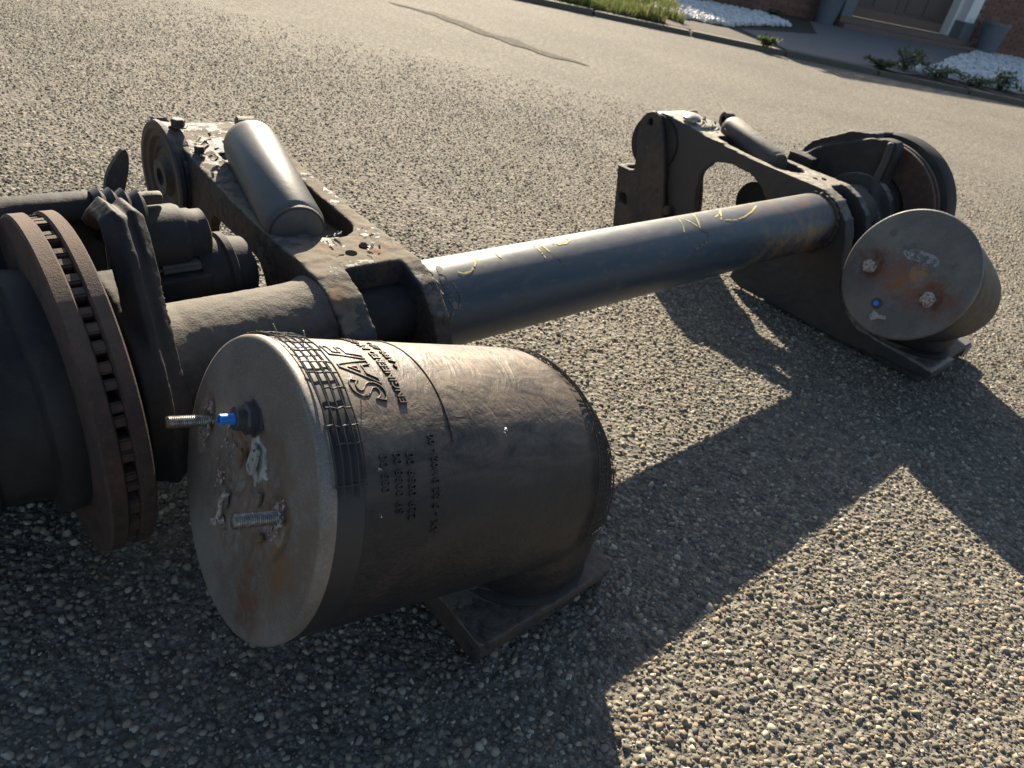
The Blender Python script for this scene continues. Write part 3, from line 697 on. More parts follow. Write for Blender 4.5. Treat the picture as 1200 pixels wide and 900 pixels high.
# ================================================================== AIR SPRINGS
def sag(s, y, z):                                          # the far end of the bag slumps: its upper side is pulled in
    t = max(0.0, min(1.0, (s - .335) / .105)); t = t * t * (3 - 2 * t)
    if z > 0: z *= 1 - .22 * t
    else: z *= 1 - .13 * max(0.0, min(1.0, (s - .10) / .30))
    return y * (1 - .03 * t) - .006 * t, z
def air_spring(C, az, el, Rp, L, piston, label, near):
    az, el = R(az), R(el)
    n = Vector((math.cos(az) * math.cos(el), math.sin(az) * math.cos(el), math.sin(el)))
    v = Vector((0, 0, 1)).cross(n).normalized()            # local +y (away from camera side)
    u = n.cross(v)
    mw = Matrix((n, v, u)).transposed().to_4x4(); mw.translation = Vector(C)
    sp = bpy.data.objects.new('air_spring', None); COL.objects.link(sp); sp.parent = axle; sp.matrix_local = mw; sp.empty_display_size = .05
    sp['label'] = label; inv = mw.inverted()
    Rb = Rp * (.985 if near else .955)
    # ---- bellows
    bm = bmesh.new()
    prof = [(.006, Rb * .93), (.012, Rb * .975), (.03, Rb), (.06, Rb * 1.004), (L * .2, Rb), (L * .35, Rb * 1.0), (L * .5, Rb * 1.0), (L * .6, Rb * 1.0), (L * .7, Rb * .997), (L * .78, Rb * .99), (L * .86, Rb * .965), (L * .92, Rb * .91), (L * .965, Rb * .82), (L * .995, Rb * .66), (L * 1.01, Rb * .4), (L * 1.015, 0)]
    if not near: prof = [(a, q * (1 - .30 * (a / L) ** 1.5)) for a, q in prof]
    lathe(bm, (0, 0, 0), (1, 0, 0), prof, 96)
    if near:
        for v_ in bm.verts:
            v_.co.y, v_.co.z = sag(v_.co.x, v_.co.y, v_.co.z)
    P = inv @ Vector((piston[0], piston[1], .06)); dn = (inv.to_3x3() @ Vector((0, 0, 1))).normalized()
    lathe(bm, P, dn, [(0, .088), (.008, .099), (.03, .106), (.06, .108), (.10, .104), (.14, .085)], 64)
    bl = casting('bellows', bm, 'rubber' if near else 'rubber_dark', sp, .004 if near else .006, disp=.0008 if near else .002, size=.05, disp2=.0016 if near else .008, size2=.16, smooth=8, ang=180)
    # bead ring at the piston foot
    bm = bmesh.new(); lathe(bm, inv @ Vector((piston[0], piston[1], .054)), dn, [(0, .105), (.006, .107), (.010, .102), (.012, .09)], 72)
    from_bm('piston_ring', bm, 'hub', sp)
    # ---- end plate as a polar relief
    NR, NA = (64, 180) if near else (40, 120)
    bm = bmesh.new()
    def hgt(y, z, r):
        h = 0.0
        if near:
            for cy, cz, sy, sz, dep, e in ((.110, .002, .017, .030, .007, .25), (-.068, .012, .024, .030, .006, .3), (-.01, .035, .05, .055, .0025, .3), (.03, -.01, .05, .05, .0020, .3), (-.03, -.04, .035, .045, .0015, .4)):
                d = math.hypot((y - cy) / sy, (z - cz) / sz) + .16 * noise.noise((y * 70, z * 70, cy * 50))
                t = min(max((1 + e - d) / (2 * e), 0), 1); h -= dep * t * t * (3 - 2 * t)
            k = .5 + .5 * noise.noise((y * 36 + 5, z * 36, .3)); core = max(0, 1 - math.hypot(y - .01, z) / .1)
            h -= .004 * core * max(0, min(1, (k - .42) * 14))
            h += .0009 * noise.noise((y * 140, z * 140, 1)) * (.25 + core * 2)
        else:
            for cy, cz, sy, dep in ((.086, -.02, .030, .006), (-.072, -.024, .030, .006)):
                d = math.hypot((y - cy), (z - cz)) / sy; t = min(max((1.3 - d) / .6, 0), 1); h -= dep * t * t
            h += .0008 * noise.noise((y * 60, z * 60, 1))
        return h
    rows = []
    for i in range(NR + 1):
        r = Rp * .972 * (i / NR); row = []
        for k in range(NA):
            a = 2 * math.pi * k / NA; y, z = r * math.cos(a), r * math.sin(a)
            row.append(bm.verts.new((-.006 - hgt(y, z, r), y, z)))
            if i == 0: break
        rows.append(row)
    for s, rr in ((-.0052, .990), (-.002, 1.0), (.004, 1.001), (.009, .993), (.010, .97)):
        rows.append([bm.verts.new((s, Rp * rr * math.cos(2 * math.pi * k / NA), Rp * rr * math.sin(2 * math.pi * k / NA))) for k in range(NA)])
    for a, b in zip(rows, rows[1:]):
        for k in range(NA):
            k2 = (k + 1) % NA
            if len(a) == 1: bm.faces.new((a[0], b[k], b[k2]))
            else: bm.faces.new((a[k], a[k2], b[k2], b[k]))
    from_bm('end_plate', bm, 'plate_near' if near else 'plate_far', sp, ang=60)
    return sp, inv, Rb
NEAR_C = (-.3545, -.2925, .3015); NEAR_L = .432
spN, invN, RbN = air_spring(NEAR_C, -4, -14, .150, NEAR_L, (.012, -.335), 'near air spring fallen on its side, brown stained rubber with raised lettering', True)
FAR_C = (1.168, -.322, .2853)
spF, invF, RbF = air_spring(FAR_C, -10, -18, .149, .33, (1.43, -.322), 'far air spring, grey round plate with a band of red rust', False)

def threaded(y, z, L, r, sp, x0=-.004, tilt=(0, 0), name='stud'):
    bm = bmesh.new(); prof = [(0, r)]; pitch = .0019; s = .002
    while s < L - .002:
        prof += [(s, r), (s + pitch * .35, r * .86), (s + pitch * .65, r * .86), (s + pitch, r)]; s += pitch
    prof += [(L - .001, r * .9), (L, r * .8)]
    lathe(bm, (x0, y, z), (-1, tilt[0], tilt[1]), prof, 20)
    return from_bm(name, bm, 'steel', sp, ang=60)
threaded(.113, .003, .047, .0066, spN, .002, (.03, -.03)); threaded(-.064, .017, .046, .0070, spN, .002, (.02, .02))
# weld scars around the stud feet
def scar(y, z, r, sp, seed, n=46, mat='edge', el=1.7):
    bm = bmesh.new(); rr = random.Random(seed)
    for k in range(n):
        a = rr.uniform(0, 6.28); q = r * (.45 + .65 * rr.random()); c = Vector((-.0035 - rr.uniform(0, .003), y + q * math.cos(a) * .75, z + q * math.sin(a) * el)); e = rr.uniform(.0008, .0030)
        vs = [bm.verts.new(c + Vector((rr.uniform(-e, e) * .8, rr.uniform(-e, e) * 1.2, rr.uniform(-e, e) * 1.6))) for _ in range(7)]
        bmesh.ops.convex_hull(bm, input=vs)
    bmesh.ops.delete(bm, geom=[v_ for v_ in bm.verts if not v_.link_faces], context='VERTS')
    o = from_bm('weld_scar', bm, mat, sp, smooth=False); o['kind'] = 'stuff'; return o
scar(.112, .003, .015, spN, 1); scar(-.065, .015, .014, spN, 2, 50); scar(.055, -.005, .016, spN, 6, 26, 'edge', 2.4)
for (y, z, s, seed) in ((-.002, .034, .019, 1), (.022, .020, .013, 3), (-.030, .010, .014, 4), (.03, -.04, .010, 5), (.012, -.066, .006, 7), (-.052, -.018, .009, 9)):
    rr = random.Random(seed); bm = bmesh.new(); k = 7; c = []
    for i in range(k):
        a = 2 * math.pi * i / k; q = s * rr.uniform(.5, 1.15); c.append((y + q * .62 * math.cos(a + .3), z + q * math.sin(a + .3)))
    top = [bm.verts.new((-.0068 - rr.uniform(0, .0010), p[0], p[1])) for p in c]; bot = [bm.verts.new((-.0045, p[0] * 1.0, p[1])) for p in c]
    for i in range(k): bm.faces.new((top[i], top[(i + 1) % k], bot[(i + 1) % k], bot[i]))
    bm.faces.new(top)
    from_bm('label_scrap' if seed in (1,) else 'rust_scale', bm, 'scrap' if seed in (1,) else 'plate_near', spN, smooth=False)
# knob of weld spatter under the lower stud
bm = bmesh.new(); lathe(bm, (-.004, .026, -.060), (-1, .1, -.25), [(0, .005), (.004, .0045), (.006, .003), (.008, .005), (.012, .0045), (.013, 0)], 14); from_bm('weld_spatter', bm, 'edge', spN)
bm = bmesh.new(); tube(bm, [(-.006, .028, -.026), (-.010, .030, -.038), (-.009, .028, -.05), (-.010, .026, -.058)], [.0035, .003, .0022, .003], 8); from_bm('weld_spatter', bm, 'edge', spN)
# air fitting: hex nut, collar, blue plug
fy, fz = .019, .070
bm = bmesh.new(); lathe(bm, (-.004, fy, fz), (-1, 0, 0), [(0, .019), (.002, .0185), (.0021, .0155), (.010, .0155), (.012, .013)], 6); from_bm('hex_nut', bm, 'nut', spN, smooth=False)
bm = bmesh.new(); lathe(bm, (-.014, fy, fz), (-1, 0, 0), [(0, .0115), (.010, .0112), (.011, .0095), (.011, .0062)], 28, True, False); from_bm('fitting_collar', bm, 'nut', spN)
bm = bmesh.new(); lathe(bm, (-.016, fy, fz), (-1, 0, 0), [(0, .006), (.010, .006), (.0102, .0052), (.022, .0050), (.0225, .0040), (.012, .0036)], 24, True, True); from_bm('blue_plug', bm, 'blue', spN)
# far plate details
for y, z in ((.088, -.022), (-.072, -.026)):
    bm = bmesh.new(); rr = random.Random(int(y * 1000)); lathe(bm, (.0, y, z), (-1, 0, 0), [(0, .017), (.006, .015), (.010, .012), (.011, .0)], 9)
    for v_ in bm.verts: v_.co += Vector((rr.uniform(-.002, .002), rr.uniform(-.003, .003), rr.uniform(-.003, .003)))
    from_bm('stud_stump', bm, 'edge', spF, smooth=False)
bm = bmesh.new(); lathe(bm, (-.004, .018, -.086), (-1, 0, 0), [(0, .013), (.004, .0125), (.005, .008)], 24); nt_ = from_bm('fitting_collar', bm, 'nut', spF)
bm = bmesh.new(); lathe(bm, (-.008, .018, -.086), (-1, 0, 0), [(0, .0062), (.004, .006), (.0042, .003)], 20); from_bm('blue_plug', bm, 'blue', spF)
bm = bmesh.new()
ch_ = [(.005, -.104), (.017, -.100), (.022, -.107), (.006, -.113), (-.006, -.124), (-.014, -.118), (-.013, -.102)]
t_ = [bm.verts.new((-.0085, -y + .0, z)) for y, z in ch_]; b_ = [bm.verts.new((-.0055, -y + .0, z)) for y, z in ch_]
bm.faces.new(t_)
for i in range(len(ch_)): bm.faces.new((t_[i], t_[(i + 1) % 7], b_[(i + 1) % 7], b_[i]))
from_bm('label_scrap', bm, 'scrap', spF, smooth=False)
rr = random.Random(12); bm = bmesh.new()
for _ in range(90):
    y = rr.gauss(.0, .024); z = .045 + rr.gauss(0, .008) - .25 * y * 0; s = rr.uniform(.0012, .0035)
    q = [bm.verts.new((-.0072 - rr.uniform(0, .0015), y + s * math.cos(a + s * 900) * 1.5, z - y * -.18 + s * math.sin(a + s * 900))) for a in (0, 1.7, 3.1, 4.8)]; bm.faces.new(q)
o = from_bm('paint_flakes', bm, 'flake', spF, smooth=False); o['kind'] = 'stuff'

# ---- torn bead reinforcement: a grid of wires standing off the rubber
def wires(sp, s0, s1, nr, th0, th1, nt2, rad, Rb, seed, bare=.08, rfun=None):
    r_ = random.Random(seed); bm = bmesh.new(); bb = bmesh.new()
    rf = rfun or (lambda s: Rb * 1.012)
    def P(s, th):
        q = rf(s) + .0022 + .0010 * (1 + noise.noise((s * 200, th * .1, seed))); s2 = s + .0012 * noise.noise((th * .06, s * 120, 5))
        y_, z_ = sag(s2, -q * math.sin(R(th)), q * math.cos(R(th))); return (s2, y_, z_)
    for i in range(nr):
        s = s0 + (s1 - s0) * i / (nr - 1); e = th1 - (0 if i % 2 else r_.uniform(0, 14))
        tube(bm, [P(s, th0 + (e - th0) * k / 60) for k in range(61)], rad, 5)
    for k in range(nt2):
        th = th0 + (th1 - th0) * (k + .5) / nt2 + r_.uniform(-.8, .8)
        if r_.random() < .05: continue
        sa = s0 - .001; sb = s1 + (r_.uniform(.001, .006) if r_.random() < .3 else .001)
        if r_.random() < .15: sa += (s1 - s0) * r_.random() * .5
        tb_ = bb if r_.random() < bare else bm
        tube(tb_, [P(sa + (sb - sa) * q / 5, th + 1.2 * noise.noise((q * .7, k, seed))) for q in range(6)], rad, 5)
    o = from_bm('reinforcement_wires', bm, 'wire', sp); o['kind'] = 'stuff'
    if len(bb.verts):
        o = from_bm('bare_wires', bb, 'wirebare', sp); o['kind'] = 'stuff'
    else: bb.free()
wires(spN, .006, .036, 5, -75, 56, 19, .00095, RbN, 4, .12)
def rN(s):
    x = s / NEAR_L
    pr = [(.6, 1.0), (.7, .997), (.78, .99), (.86, .965), (.92, .91), (.965, .82), (.995, .66)]
    for (a, ra), (b, rb) in zip(pr, pr[1:]):
        if x <= b: return RbN * (ra + (rb - ra) * max(0, (x - a) / (b - a))) + .0015
    return RbN * .68
wires(spN, .355, .402, 9, -60, 100, 64, .0007, RbN, 9, .03, rN)
bm = bmesh.new()      # dark bare band under the wires
lathe(bm, (.005, 0, 0), (1, 0, 0), [(0, RbN * .99), (.001, RbN * 1.004), (.031, RbN * 1.011), (.0325, RbN * 1.001)], 120, False, False)
from_bm('bead_band', bm, 'rubber_clean', spN)
bm = bmesh.new(); rr = random.Random(3)
for th, s in ((-22, .014), (-12, .030), (22, .05), (48, .049), (62, .046)):
    a = R(th); p = Vector((s, -(RbN + .004) * math.sin(a), (RbN + .004) * math.cos(a))); o1 = Vector((0, -math.sin(a), math.cos(a)))
    tube(bm, [p - o1 * .004, p + o1 * .004 + Vector((.001, 0, 0)), p + o1 * .010 + Vector((rr.uniform(-.005, .005), rr.uniform(-.003, .003), 0))], .0006, 5)
from_bm('frayed_wire', bm, 'wirebare', spN)
# seam ridge and a small white torn tag
def ridge(s, th0, th1, w_, h_, sp, Rb, wob=.001):
    bm = bmesh.new(); pts = []
    for k in range(90):
        th = th0 + (th1 - th0) * k / 89; q = Rb * 1.0 + h_ * .3; pts.append((s + wob * math.sin(th * .06) + .00022 * (th - th0) * 0, -q * math.sin(R(th)), q * math.cos(R(th))))
    tube(bm, pts, w_, 6, False); return from_bm('mould_seam', bm, 'rubber', sp)
ridge(.140, -70, 40, .0011, .001, spN, RbN, .0015)
bm = bmesh.new(); rr = random.Random(8)
for _ in range(7):
    th = 38 + rr.uniform(-1.6, 1.6); s = .208 + rr.uniform(-.004, .004); q = RbN + .003; a = R(th); k = rr.uniform(.0015, .004)
    c = Vector((s, -q * math.sin(a), q * math.cos(a))); tv = [bm.verts.new(c + Vector((rr.uniform(-k, k), rr.uniform(-k, k), rr.uniform(-k, k)))) for _ in range(3)]; bm.faces.new(tv)
from_bm('torn_thread', bm, 'white', spN, smooth=False)

# ---- moulded lettering wrapped on the bellows: runs up the side, letter tops towards the plate
def lettering(body, size, s_base, th0, sp, Rb, outline=False, depth=.0012, shear=0, name='raised_lettering', lift=.0, mirror=False):
    cu_ = bpy.data.curves.new('t', 'FONT'); cu_.body = body; cu_.size = size; cu_.shear = shear; cu_.resolution_u = 5
    cu_.space_character = 1.08
    if outline: cu_.fill_mode = 'NONE'; cu_.bevel_depth = outline; cu_.bevel_resolution = 1; cu_.offset = .0009
    else: cu_.extrude = depth * .5
    o = bpy.data.objects.new('t', cu_); COL.objects.link(o)
    dg = bpy.context.evaluated_depsgraph_get(); dg.update()
    me = bpy.data.meshes.new_from_object(o.evaluated_get(dg)); bpy.data.objects.remove(o)
    bm = bmesh.new(); bm.from_mesh(me); bpy.data.meshes.remove(me)
    bmesh.ops.subdivide_edges(bm, edges=[e for e in bm.edges if e.calc_length() > .003], cuts=2)
    bmesh.ops.triangulate(bm, faces=bm.faces)
    for v_ in bm.verts:
        x, y, z = v_.co
        th = R(th0) - x / Rb; s = s_base - y; q = Rb + lift + z
        v_.co = (s, -q * math.sin(th), q * math.cos(th))
    me = bpy.data.meshes.new(name); bm.to_mesh(me); bm.free()
    return mesh_obj(name, me, 'rubber', sp)
RL = RbN * 1.002
lettering('SAF', .047, .079, 23, spN, RL, outline=.0009, shear=.25, lift=.0006)
lettering('ENGINEERED BY GERMANY', .0125, .100, 24, spN, RL, depth=.0018, lift=.0006)
lettering('< AFPR-GF >', .0105, .114, 6, spN, RL, depth=.0018, lift=.0006)
lettering('033 00', .0115, .062, 56, spN, RL, depth=.0018, lift=.0006)
lettering('SP 0038 00', .0115, .077, 64, spN, RL, depth=.0018, lift=.0006)
lettering('229 0039 00', .0115, .091, 67, spN, RL, depth=.0018, lift=.0006)
lettering('AX - 3 22 01/02 - 00', .0105, .118, 74, spN, RL, depth=.0018, lift=.0006)
# shallow rectangular tread boxes
bm = bmesh.new()
rr = random.Random(21)
for pl in ([(.170, 28), (.190, 25), (.203, 24), (.206, 28), (.221, 27), (.222, 22)], [(.222, 27), (.238, 31), (.247, 26)], [(.252, 24), (.262, 30), (.274, 29)], [(.286, 22), (.294, 28)]):
    pts = []
    for p, q in zip(pl, pl[1:]):
        for k in range(6):
            s = p[0] + (q[0] - p[0]) * k / 6; t = p[1] + (q[1] - p[1]) * k / 6; rr_ = RbN * .9935; y_, z_ = sag(s, -rr_ * math.sin(R(t)), rr_ * math.cos(R(t)))
            pts.append((s + rr.uniform(-.0004, .0004), y_, z_))
    tube(bm, pts, .00075, 5)
from_bm('moulded_frame', bm, 'rubber', spN)

# ================================================================== ACROSS THE ROAD
# kerb line y = 8.16 + .1*(x)
KA = math.atan(.1)
def kp(x, d=0): return (x, 8.17 + .1 * x + d)
kerb = empty('kerb', (0, 0, 0)); kerb['kind'] = 'structure'
for k in range(-3, 13):
    x = k * 1.0; bm = bmesh.new(); mt = Matrix.Translation((*kp(x), 0)) @ Matrix.Rotation(KA, 4, 'Z')
    box(bm, (.006, 0, -.1), (.994, .14, .045 + .004 * ((k * 7) % 3)), mt); bmesh.ops.bevel(bm, geom=bm.edges[:], offset=.008, segments=2, affect='EDGES')
    from_bm('kerb_stone', bm, 'kerb', kerb)
def quad(name, pts, z, mat, **p):
    bm = bmesh.new(); bm.faces.new([bm.verts.new((x, y, z)) for x, y in pts]); return tag(from_bm(name, bm, mat, smooth=False), **p)
quad('planting_strip', [kp(-3.5, .14), kp(13, .14), (13, 22), (-3.5, 22)], .050, 'soil', kind='structure')
HA = math.atan(.387); hx, hy = 4.2, 14.4
def hw(lx, ly=0): return (hx + lx * math.cos(HA) - ly * math.sin(HA), hy + lx * math.sin(HA) + ly * math.cos(HA))
quad('driveway', [kp(2.0, .14), kp(3.3, .14), (4.3, 9.6), hw(2.9, -.3), hw(-.9, -.3), (3.0, 11.3), (1.7, 9.6)], .0545, 'drive', kind='structure')
# gravel beds
bedR = [kp(3.25, .55), kp(9.5, .55), hw(5.2, -.1), hw(2.95, -.1), (4.9, 11.6), (4.1, 9.9)]
bedL = [(.55, 9.2), (1.55, 9.5), (1.75, 10.0), (2.7, 11.6), (2.55, 12.6), (1.5, 12.4), (.9, 11.4)]
def inside(p, poly):
    x, y = p; c = False; n = len(poly)
    for i in range(n):
        x1, y1 = poly[i]; x2, y2 = poly[(i + 1) % n]
        if (y1 > y) != (y2 > y) and x < (x2 - x1) * (y - y1) / (y2 - y1) + x1: c = not c
    return c
def pebbles(poly, n, seed, label):
    rng = random.Random(seed); V = []; F = []; T = []
    xs = [p[0] for p in poly]; ys = [p[1] for p in poly]; cnt = 0
    ico = [(0, 0, 1), (.89, 0, .45), (.28, .85, .45), (-.72, .53, .45), (-.72, -.53, .45), (.28, -.85, .45), (.72, .53, -.2), (-.28, .85, -.2), (-.89, 0, -.2), (-.28, -.85, -.2), (.72, -.53, -.2)]
    fc = [(0, 1, 2), (0, 2, 3), (0, 3, 4), (0, 4, 5), (0, 5, 1), (1, 6, 2), (2, 6, 7), (2, 7, 3), (3, 7, 8), (3, 8, 4), (4, 8, 9), (4, 9, 5), (5, 9, 10), (5, 10, 1), (1, 10, 6)]
    while cnt < n:
        p = (rng.uniform(min(xs), max(xs)), rng.uniform(min(ys), max(ys)))
        if not inside(p, poly): continue
        cnt += 1; r = rng.uniform(.02, .042); sx, sy = r * rng.uniform(.8, 1.2), r * rng.uniform(.6, 1); a = rng.uniform(0, 6.28); o = len(V); z0 = .058 + rng.uniform(0, .035)
        g = rng.uniform(.5, .78); tint = (g, g * rng.uniform(.95, 1), g * rng.uniform(.88, .98), 1)
        for x, y, z in ico:
            X, Y = x * sx, y * sy; V.append((p[0] + X * math.cos(a) - Y * math.sin(a), p[1] + X * math.sin(a) + Y * math.cos(a), z0 + z * r * .8)); T.append(tint)
        F += [tuple(i + o for i in f) for f in fc]
    me = bpy.data.meshes.new('white_gravel'); me.from_pydata(V, [], F)
    ca = me.color_attributes.new('tint', 'FLOAT_COLOR', 'POINT'); ca.data.foreach_set('color', np.array(T, dtype=np.float32).ravel())
    o = mesh_obj('white_gravel', me, 'pebble'); return tag(o, kind='stuff', label=label, category='gravel')
quad('gravel_bed_soil', bedR, .059, 'bed', kind='structure'); quad('gravel_bed_soil', bedL, .059, 'bed', kind='structure')
pebbles(bedR, 9000, 1, 'white pebbles in the shaded bed right of the driveway')
pebbles(bedL, 3500, 2, 'white pebbles in the partly sunlit bed left of the driveway')

# ---- house
house = empty('brick_house', (hx, hy, .05), HA, label='low brown brick house with a wide brown double door and white posts', category='house')
HT = 2.52; W0, W1 = -3.6, 6.5
def hbox(name, lo, hi, mat, parent=house, bev=0):
    bm = bmesh.new(); box(bm, lo, hi)
    if bev: bmesh.ops.bevel(bm, geom=bm.edges[:], offset=bev, segments=1, affect='EDGES')
    return from_bm(name, bm, mat, parent, smooth=False)
hbox('wall', (W0, 0, -.05), (-.2, .25, HT), 'mortar'); hbox('wall', (2.55, 0, -.05), (W1, .25, HT), 'mortar'); hbox('wall', (-.2, 0, 2.33), (2.55, .25, HT), 'mortar')
hbox('wall', (W0, .25, -.05), (W0 + .25, 7, HT), 'mortar'); hbox('wall', (W1 - .25, .25, -.05), (W1, 7, HT), 'mortar')
hbox('roof', (W0 - .1, -.12, HT), (W1 + .1, 7.1, HT + .12), 'grey')
dr = hbox('door', (.06, .30, .16), (1.155, .35, 2.34), 'door'); hbox('door', (1.165, .30, .16), (2.27, .35, 2.34), 'door')
hbox('door_rail', (.08, .285, .16), (2.25, .298, .30), 'step', dr)
for xx in (.25, .65, 1.35, 1.75): hbox('door_panel', (xx, .288, .36), (xx + .34, .2995, 1.9), 'door', dr)
hbox('door_step', (-.25, -.18, .0), (2.62, .28, .155), 'step'); hbox('door_step', (-.35, -.48, -.04), (2.72, -.185, .075), 'step')
hbox('post', (-.2, -.10, .42), (.0, .30, 2.36), 'white', bev=.008); hbox('post', (2.33, -.10, .42), (2.55, .30, 2.36), 'white', bev=.008)
hbox('post_base', (-.22, -.13, .157), (.0, .295, .418), 'grey'); hbox('post_base', (2.33, -.13, .157), (2.57, .295, .418), 'grey')
hbox('door_frame', (.002, .12, .157), (.058, .36, 2.34), 'white'); hbox('door_frame', (2.272, .12, .157), (2.328, .36, 2.34), 'white')
wf = hbox('window', (4.05, -.02, .72), (5.3, .0, 1.9), 'grey'); hbox('pane', (4.12, -.026, .79), (4.65, -.021, 1.84), 'glass', wf); hbox('pane', (4.70, -.026, .79), (5.24, -.021, 1.84), 'glass', wf)
# bricks, one by one where the photograph shows them
bmb = bmesh.new(); box(bmb, (0, 0, 0), (.208, .018, .055)); bmesh.ops.bevel(bmb, geom=bmb.edges[:], offset=.003, segments=1, affect='EDGES')
bme = bpy.data.meshes.new('brick'); bmb.to_mesh(bme); bmb.free(); bme.materials.append(MAT['brick'])
bk = 0; rest = []
for row in range(0, 44):
    z = .005 + row * .0665
    x = W0 + (.11 if row % 2 else 0)
    while x < W1 - .21:
        ok = (x + .21 < -.23 or x > 2.58) and not (4.0 < x + .1 < 5.35 and .68 < z < 1.93)
        if ok:
            show = (2.55 < x < 4.6 and row < 15) or (-1.9 < x < -.2 and row < 6)
            jx = rnd.uniform(-.002, .002); jy = rnd.uniform(-.003, .002)
            if show and bk < 300:
                o = bpy.data.objects.new('brick', bme); COL.objects.link(o); o.parent = house; o.location = (x + jx, -.014 + jy, z); bk += 1
            else: rest.append((x + jx, -.014 + jy, z))
        x += .2185
bm = bmesh.new()
for x, y, z in rest: box(bm, (x, y, z), (x + .208, y + .018, z + .055))
o = from_bm('brickwork', bm, 'brick', house, smooth=False); o['kind'] = 'stuff'
print('bricks', bk)

def planter(lx, ly, r, h, label):
    t = empty('planter', (*hw(lx, ly), .055), 0, label=label, category='planter', group='grey planters beside the door')
    bm = bmesh.new(); lathe(bm, (0, 0, 0), (0, 0, 1), [(0, r * .72), (h * .9, r * .96), (h * .9, r * 1.04), (h, r * 1.04), (h, r * .92), (h * .88, r * .9)], 40, True, False); from_bm('pot', bm, 'planter', t)
    bm = bmesh.new(); lathe(bm, (0, 0, h * .85), (0, 0, 1), [(0, r * .9), (.01, r * .6), (.015, 0)], 24, False, False); from_bm('soil', bm, 'soil', t)
planter(2.72, -.42, .22, .52, 'grey tapered planter right of the brown double door')
planter(-.62, -.30, .20, .42, 'smaller grey planter left of the brown double door')

# ---- weeds, bushes and verge
def leafy(name, c, rad, n, ls, seed, cols, **p):
    rng = random.Random(seed); V = []; F = []; T = []
    stems = [(rng.uniform(-1, 1), rng.uniform(-1, 1)) for _ in range(9)]
    for _ in range(n):
        s = rng.choice(stems); t = rng.random() ** .7
        x = c[0] + rad[0] * (s[0] * t * .8 + rng.gauss(0, .13)); y = c[1] + rad[1] * (s[1] * t * .8 + rng.gauss(0, .13)); z = c[2] + rad[2] * t * rng.uniform(.75, 1.1)
        L = ls * rng.uniform(.5, 1.3); W = L * rng.uniform(.25, .5); a = rng.uniform(0, 6.28); e = rng.uniform(-.4, 1.1); d = Vector((math.cos(a) * math.cos(e), math.sin(a) * math.cos(e), math.sin(e))); q = d.cross(Vector((rng.gauss(0, .4), rng.gauss(0, .4), 1))).normalized()
        o = len(V); P = Vector((x, y, z)); V += [P, P + d * L * .5 + q * W * .5, P + d * L, P + d * L * .5 - q * W * .5]; F.append((o, o + 1, o + 2, o + 3))
        k = rng.uniform(.6, 1.25); g = rng.choice(cols); T += [(g[0] * k, g[1] * k, g[2] * k, 1)] * 4
    me = bpy.data.meshes.new(name); me.from_pydata(V, [], F); ca = me.color_attributes.new('tint', 'FLOAT_COLOR', 'POINT'); ca.data.foreach_set('color', np.array(T, dtype=np.float32).ravel())
    return me
G1 = [(.09, .13, .045), (.12, .16, .055), (.14, .16, .07), (.08, .10, .04)]
def plant(name, c, rad, n, ls, seed, label, cat, group=None, stems=True):
    t = empty(name, c, 0, label=label, category=cat)
    if group: t['group'] = group
    me = leafy('foliage', (0, 0, 0), rad, n, ls, seed, G1); mesh_obj('foliage', me, 'leaf', t)
    bm = bmesh.new(); rng = random.Random(seed)
    for _ in range(7):
        tube(bm, [(0, 0, 0), (rad[0] * rng.uniform(-.3, .3), rad[1] * rng.uniform(-.3, .3), rad[2] * .5), (rad[0] * rng.uniform(-.7, .7), rad[1] * rng.uniform(-.7, .7), rad[2] * .85)], .004, 4)
    from_bm('stem', bm, 'soil', t)
W_ = 'weeds growing along the kerb'
for i, (px, d, rx, rz, lab) in enumerate([(3.40, .42, .20, .30, 'tall leafy weed at the left tip of the right gravel bed'), (3.75, .35, .28, .18, 'low spreading weed just right of the tall leafy weed'),
        (4.15, .38, .25, .14, 'flat dark weed in the middle of the shaded planting strip'), (4.55, .52, .14, .24, 'single upright weed before the white pebbles near the right edge'),
        (5.05, .55, .22, .32, 'bushy green weed at the right edge of the photo by the pebbles'), (1.78, .02, .11, .10, 'small sunlit tuft in the kerb joint before the driveway'),
        (3.05, .22, .15, .10, 'short dark weed in the planting strip by the driveway corner'), (4.85, .2, .25, .12, 'low weed against the kerb stones near the right edge of the photo')]):
    plant('weed', (*kp(px, d), .05), (rx * 1.25, rx * .9, rz * .75), 520, .045, 20 + i, lab, 'weed', W_)
for i, (x, y, rx, rz, lab) in enumerate([(.75, 10.9, .45, .45, 'sunlit bush left of the white pebble bed, nearest the road'), (1.35, 12.2, .40, .50, 'bush standing behind the left pebble bed against the bricks'), (2.55, 12.35, .12, .12, 'little green tuft at the driveway end of the left pebble bed')]):
    plant('bush' if i < 2 else 'weed', (x, y, .05), (rx, rx, rz), 1500 if i < 2 else 160, .07, 50 + i, lab, 'bush' if i < 2 else 'weed')
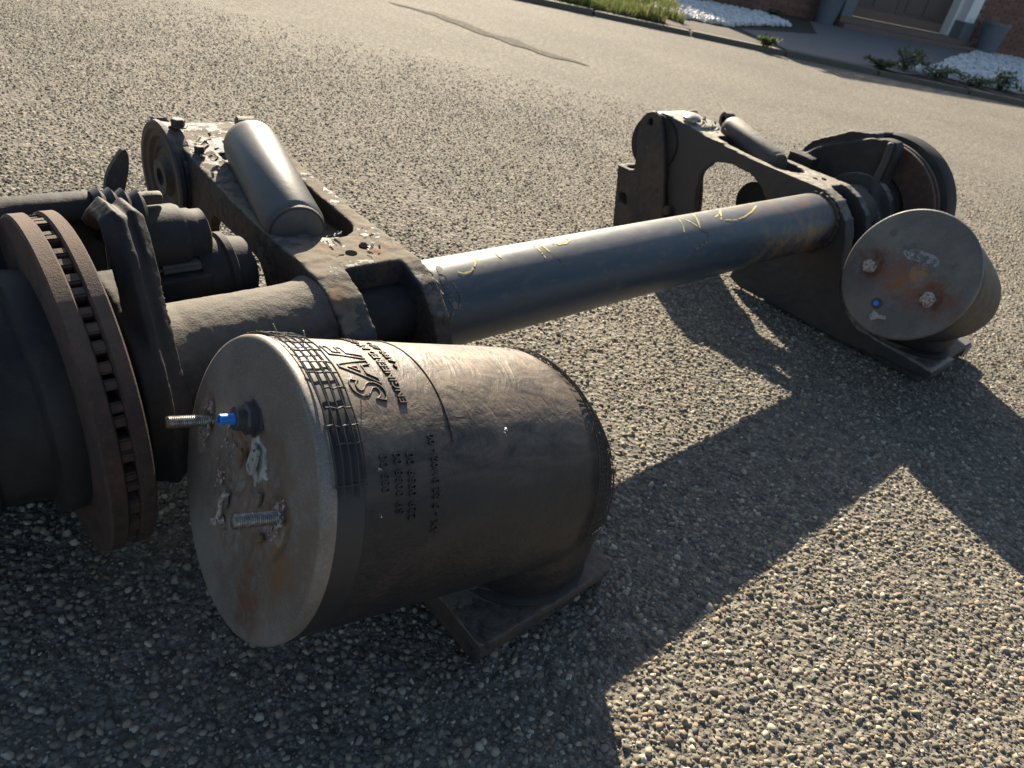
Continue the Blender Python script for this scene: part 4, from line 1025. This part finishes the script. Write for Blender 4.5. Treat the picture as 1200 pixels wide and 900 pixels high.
# grass verge, sunlit, far left of the kerb
rng = random.Random(77); V = []; F = []; T = []
for _ in range(15000):
    x = rng.uniform(-1.6, .95); y = 8.17 + .1 * x + .16 + rng.random() ** 1.2 * 1.9
    cl = noise.noise((x * 3, y * 3, 2)); 
    if cl < -.25 + max(0, x - .4): continue
    h = rng.uniform(.03, .10) * (1.1 + cl * 1.6); a = rng.uniform(0, 6.28); w_ = rng.uniform(.004, .009); o = len(V)
    lx_, ly_ = math.cos(a) * w_, math.sin(a) * w_; tx, ty = rng.gauss(0, .03), rng.gauss(0, .03)
    V += [(x - lx_, y - ly_, .05), (x + lx_, y + ly_, .05), (x + tx, y + ty, .05 + h)]; F.append((o, o + 1, o + 2))
    k = rng.uniform(.7, 1.3); g = rng.choice([(.09, .13, .035), (.14, .16, .05), (.18, .17, .07)]); T += [(g[0] * k, g[1] * k, g[2] * k, 1)] * 3
me = bpy.data.meshes.new('verge_grass'); me.from_pydata(V, [], F); ca = me.color_attributes.new('tint', 'FLOAT_COLOR', 'POINT'); ca.data.foreach_set('color', np.array(T, dtype=np.float32).ravel())
tag(mesh_obj('verge_grass', me, 'leaf'), kind='stuff', label='yellow-green sunlit grass on the verge behind the kerb', category='grass')

rng = random.Random(31); bm = bmesh.new()
for _ in range(700):
    cx, cy, sg = rng.choice([(.0, -.45, .07), (-.13, -.35, .05), (.13, -.40, .04), (1.30, -.20, .10), (1.40, -.46, .06), (.06, -.14, .08), (-.4, -.02, .12)])
    x, y = rng.gauss(cx, sg), rng.gauss(cy, sg); e = rng.uniform(.0010, .0035); c = Vector((x, y, .0035 + e * .4))
    vs = [bm.verts.new(c + Vector((rng.uniform(-e, e) * 1.4, rng.uniform(-e, e) * 1.4, rng.uniform(-e, e) * .5))) for _ in range(6)]
    bmesh.ops.convex_hull(bm, input=vs)
bmesh.ops.delete(bm, geom=[v_ for v_ in bm.verts if not v_.link_faces], context='VERTS')
o = from_bm('rust_crumbs', bm, 'rotor', None, smooth=False); o.location = (QX, QY, 0); o.rotation_euler = (0, 0, AZ)
tag(o, kind='stuff', label='small crumbs of rust shed on the asphalt under the axle', category='rust crumbs')
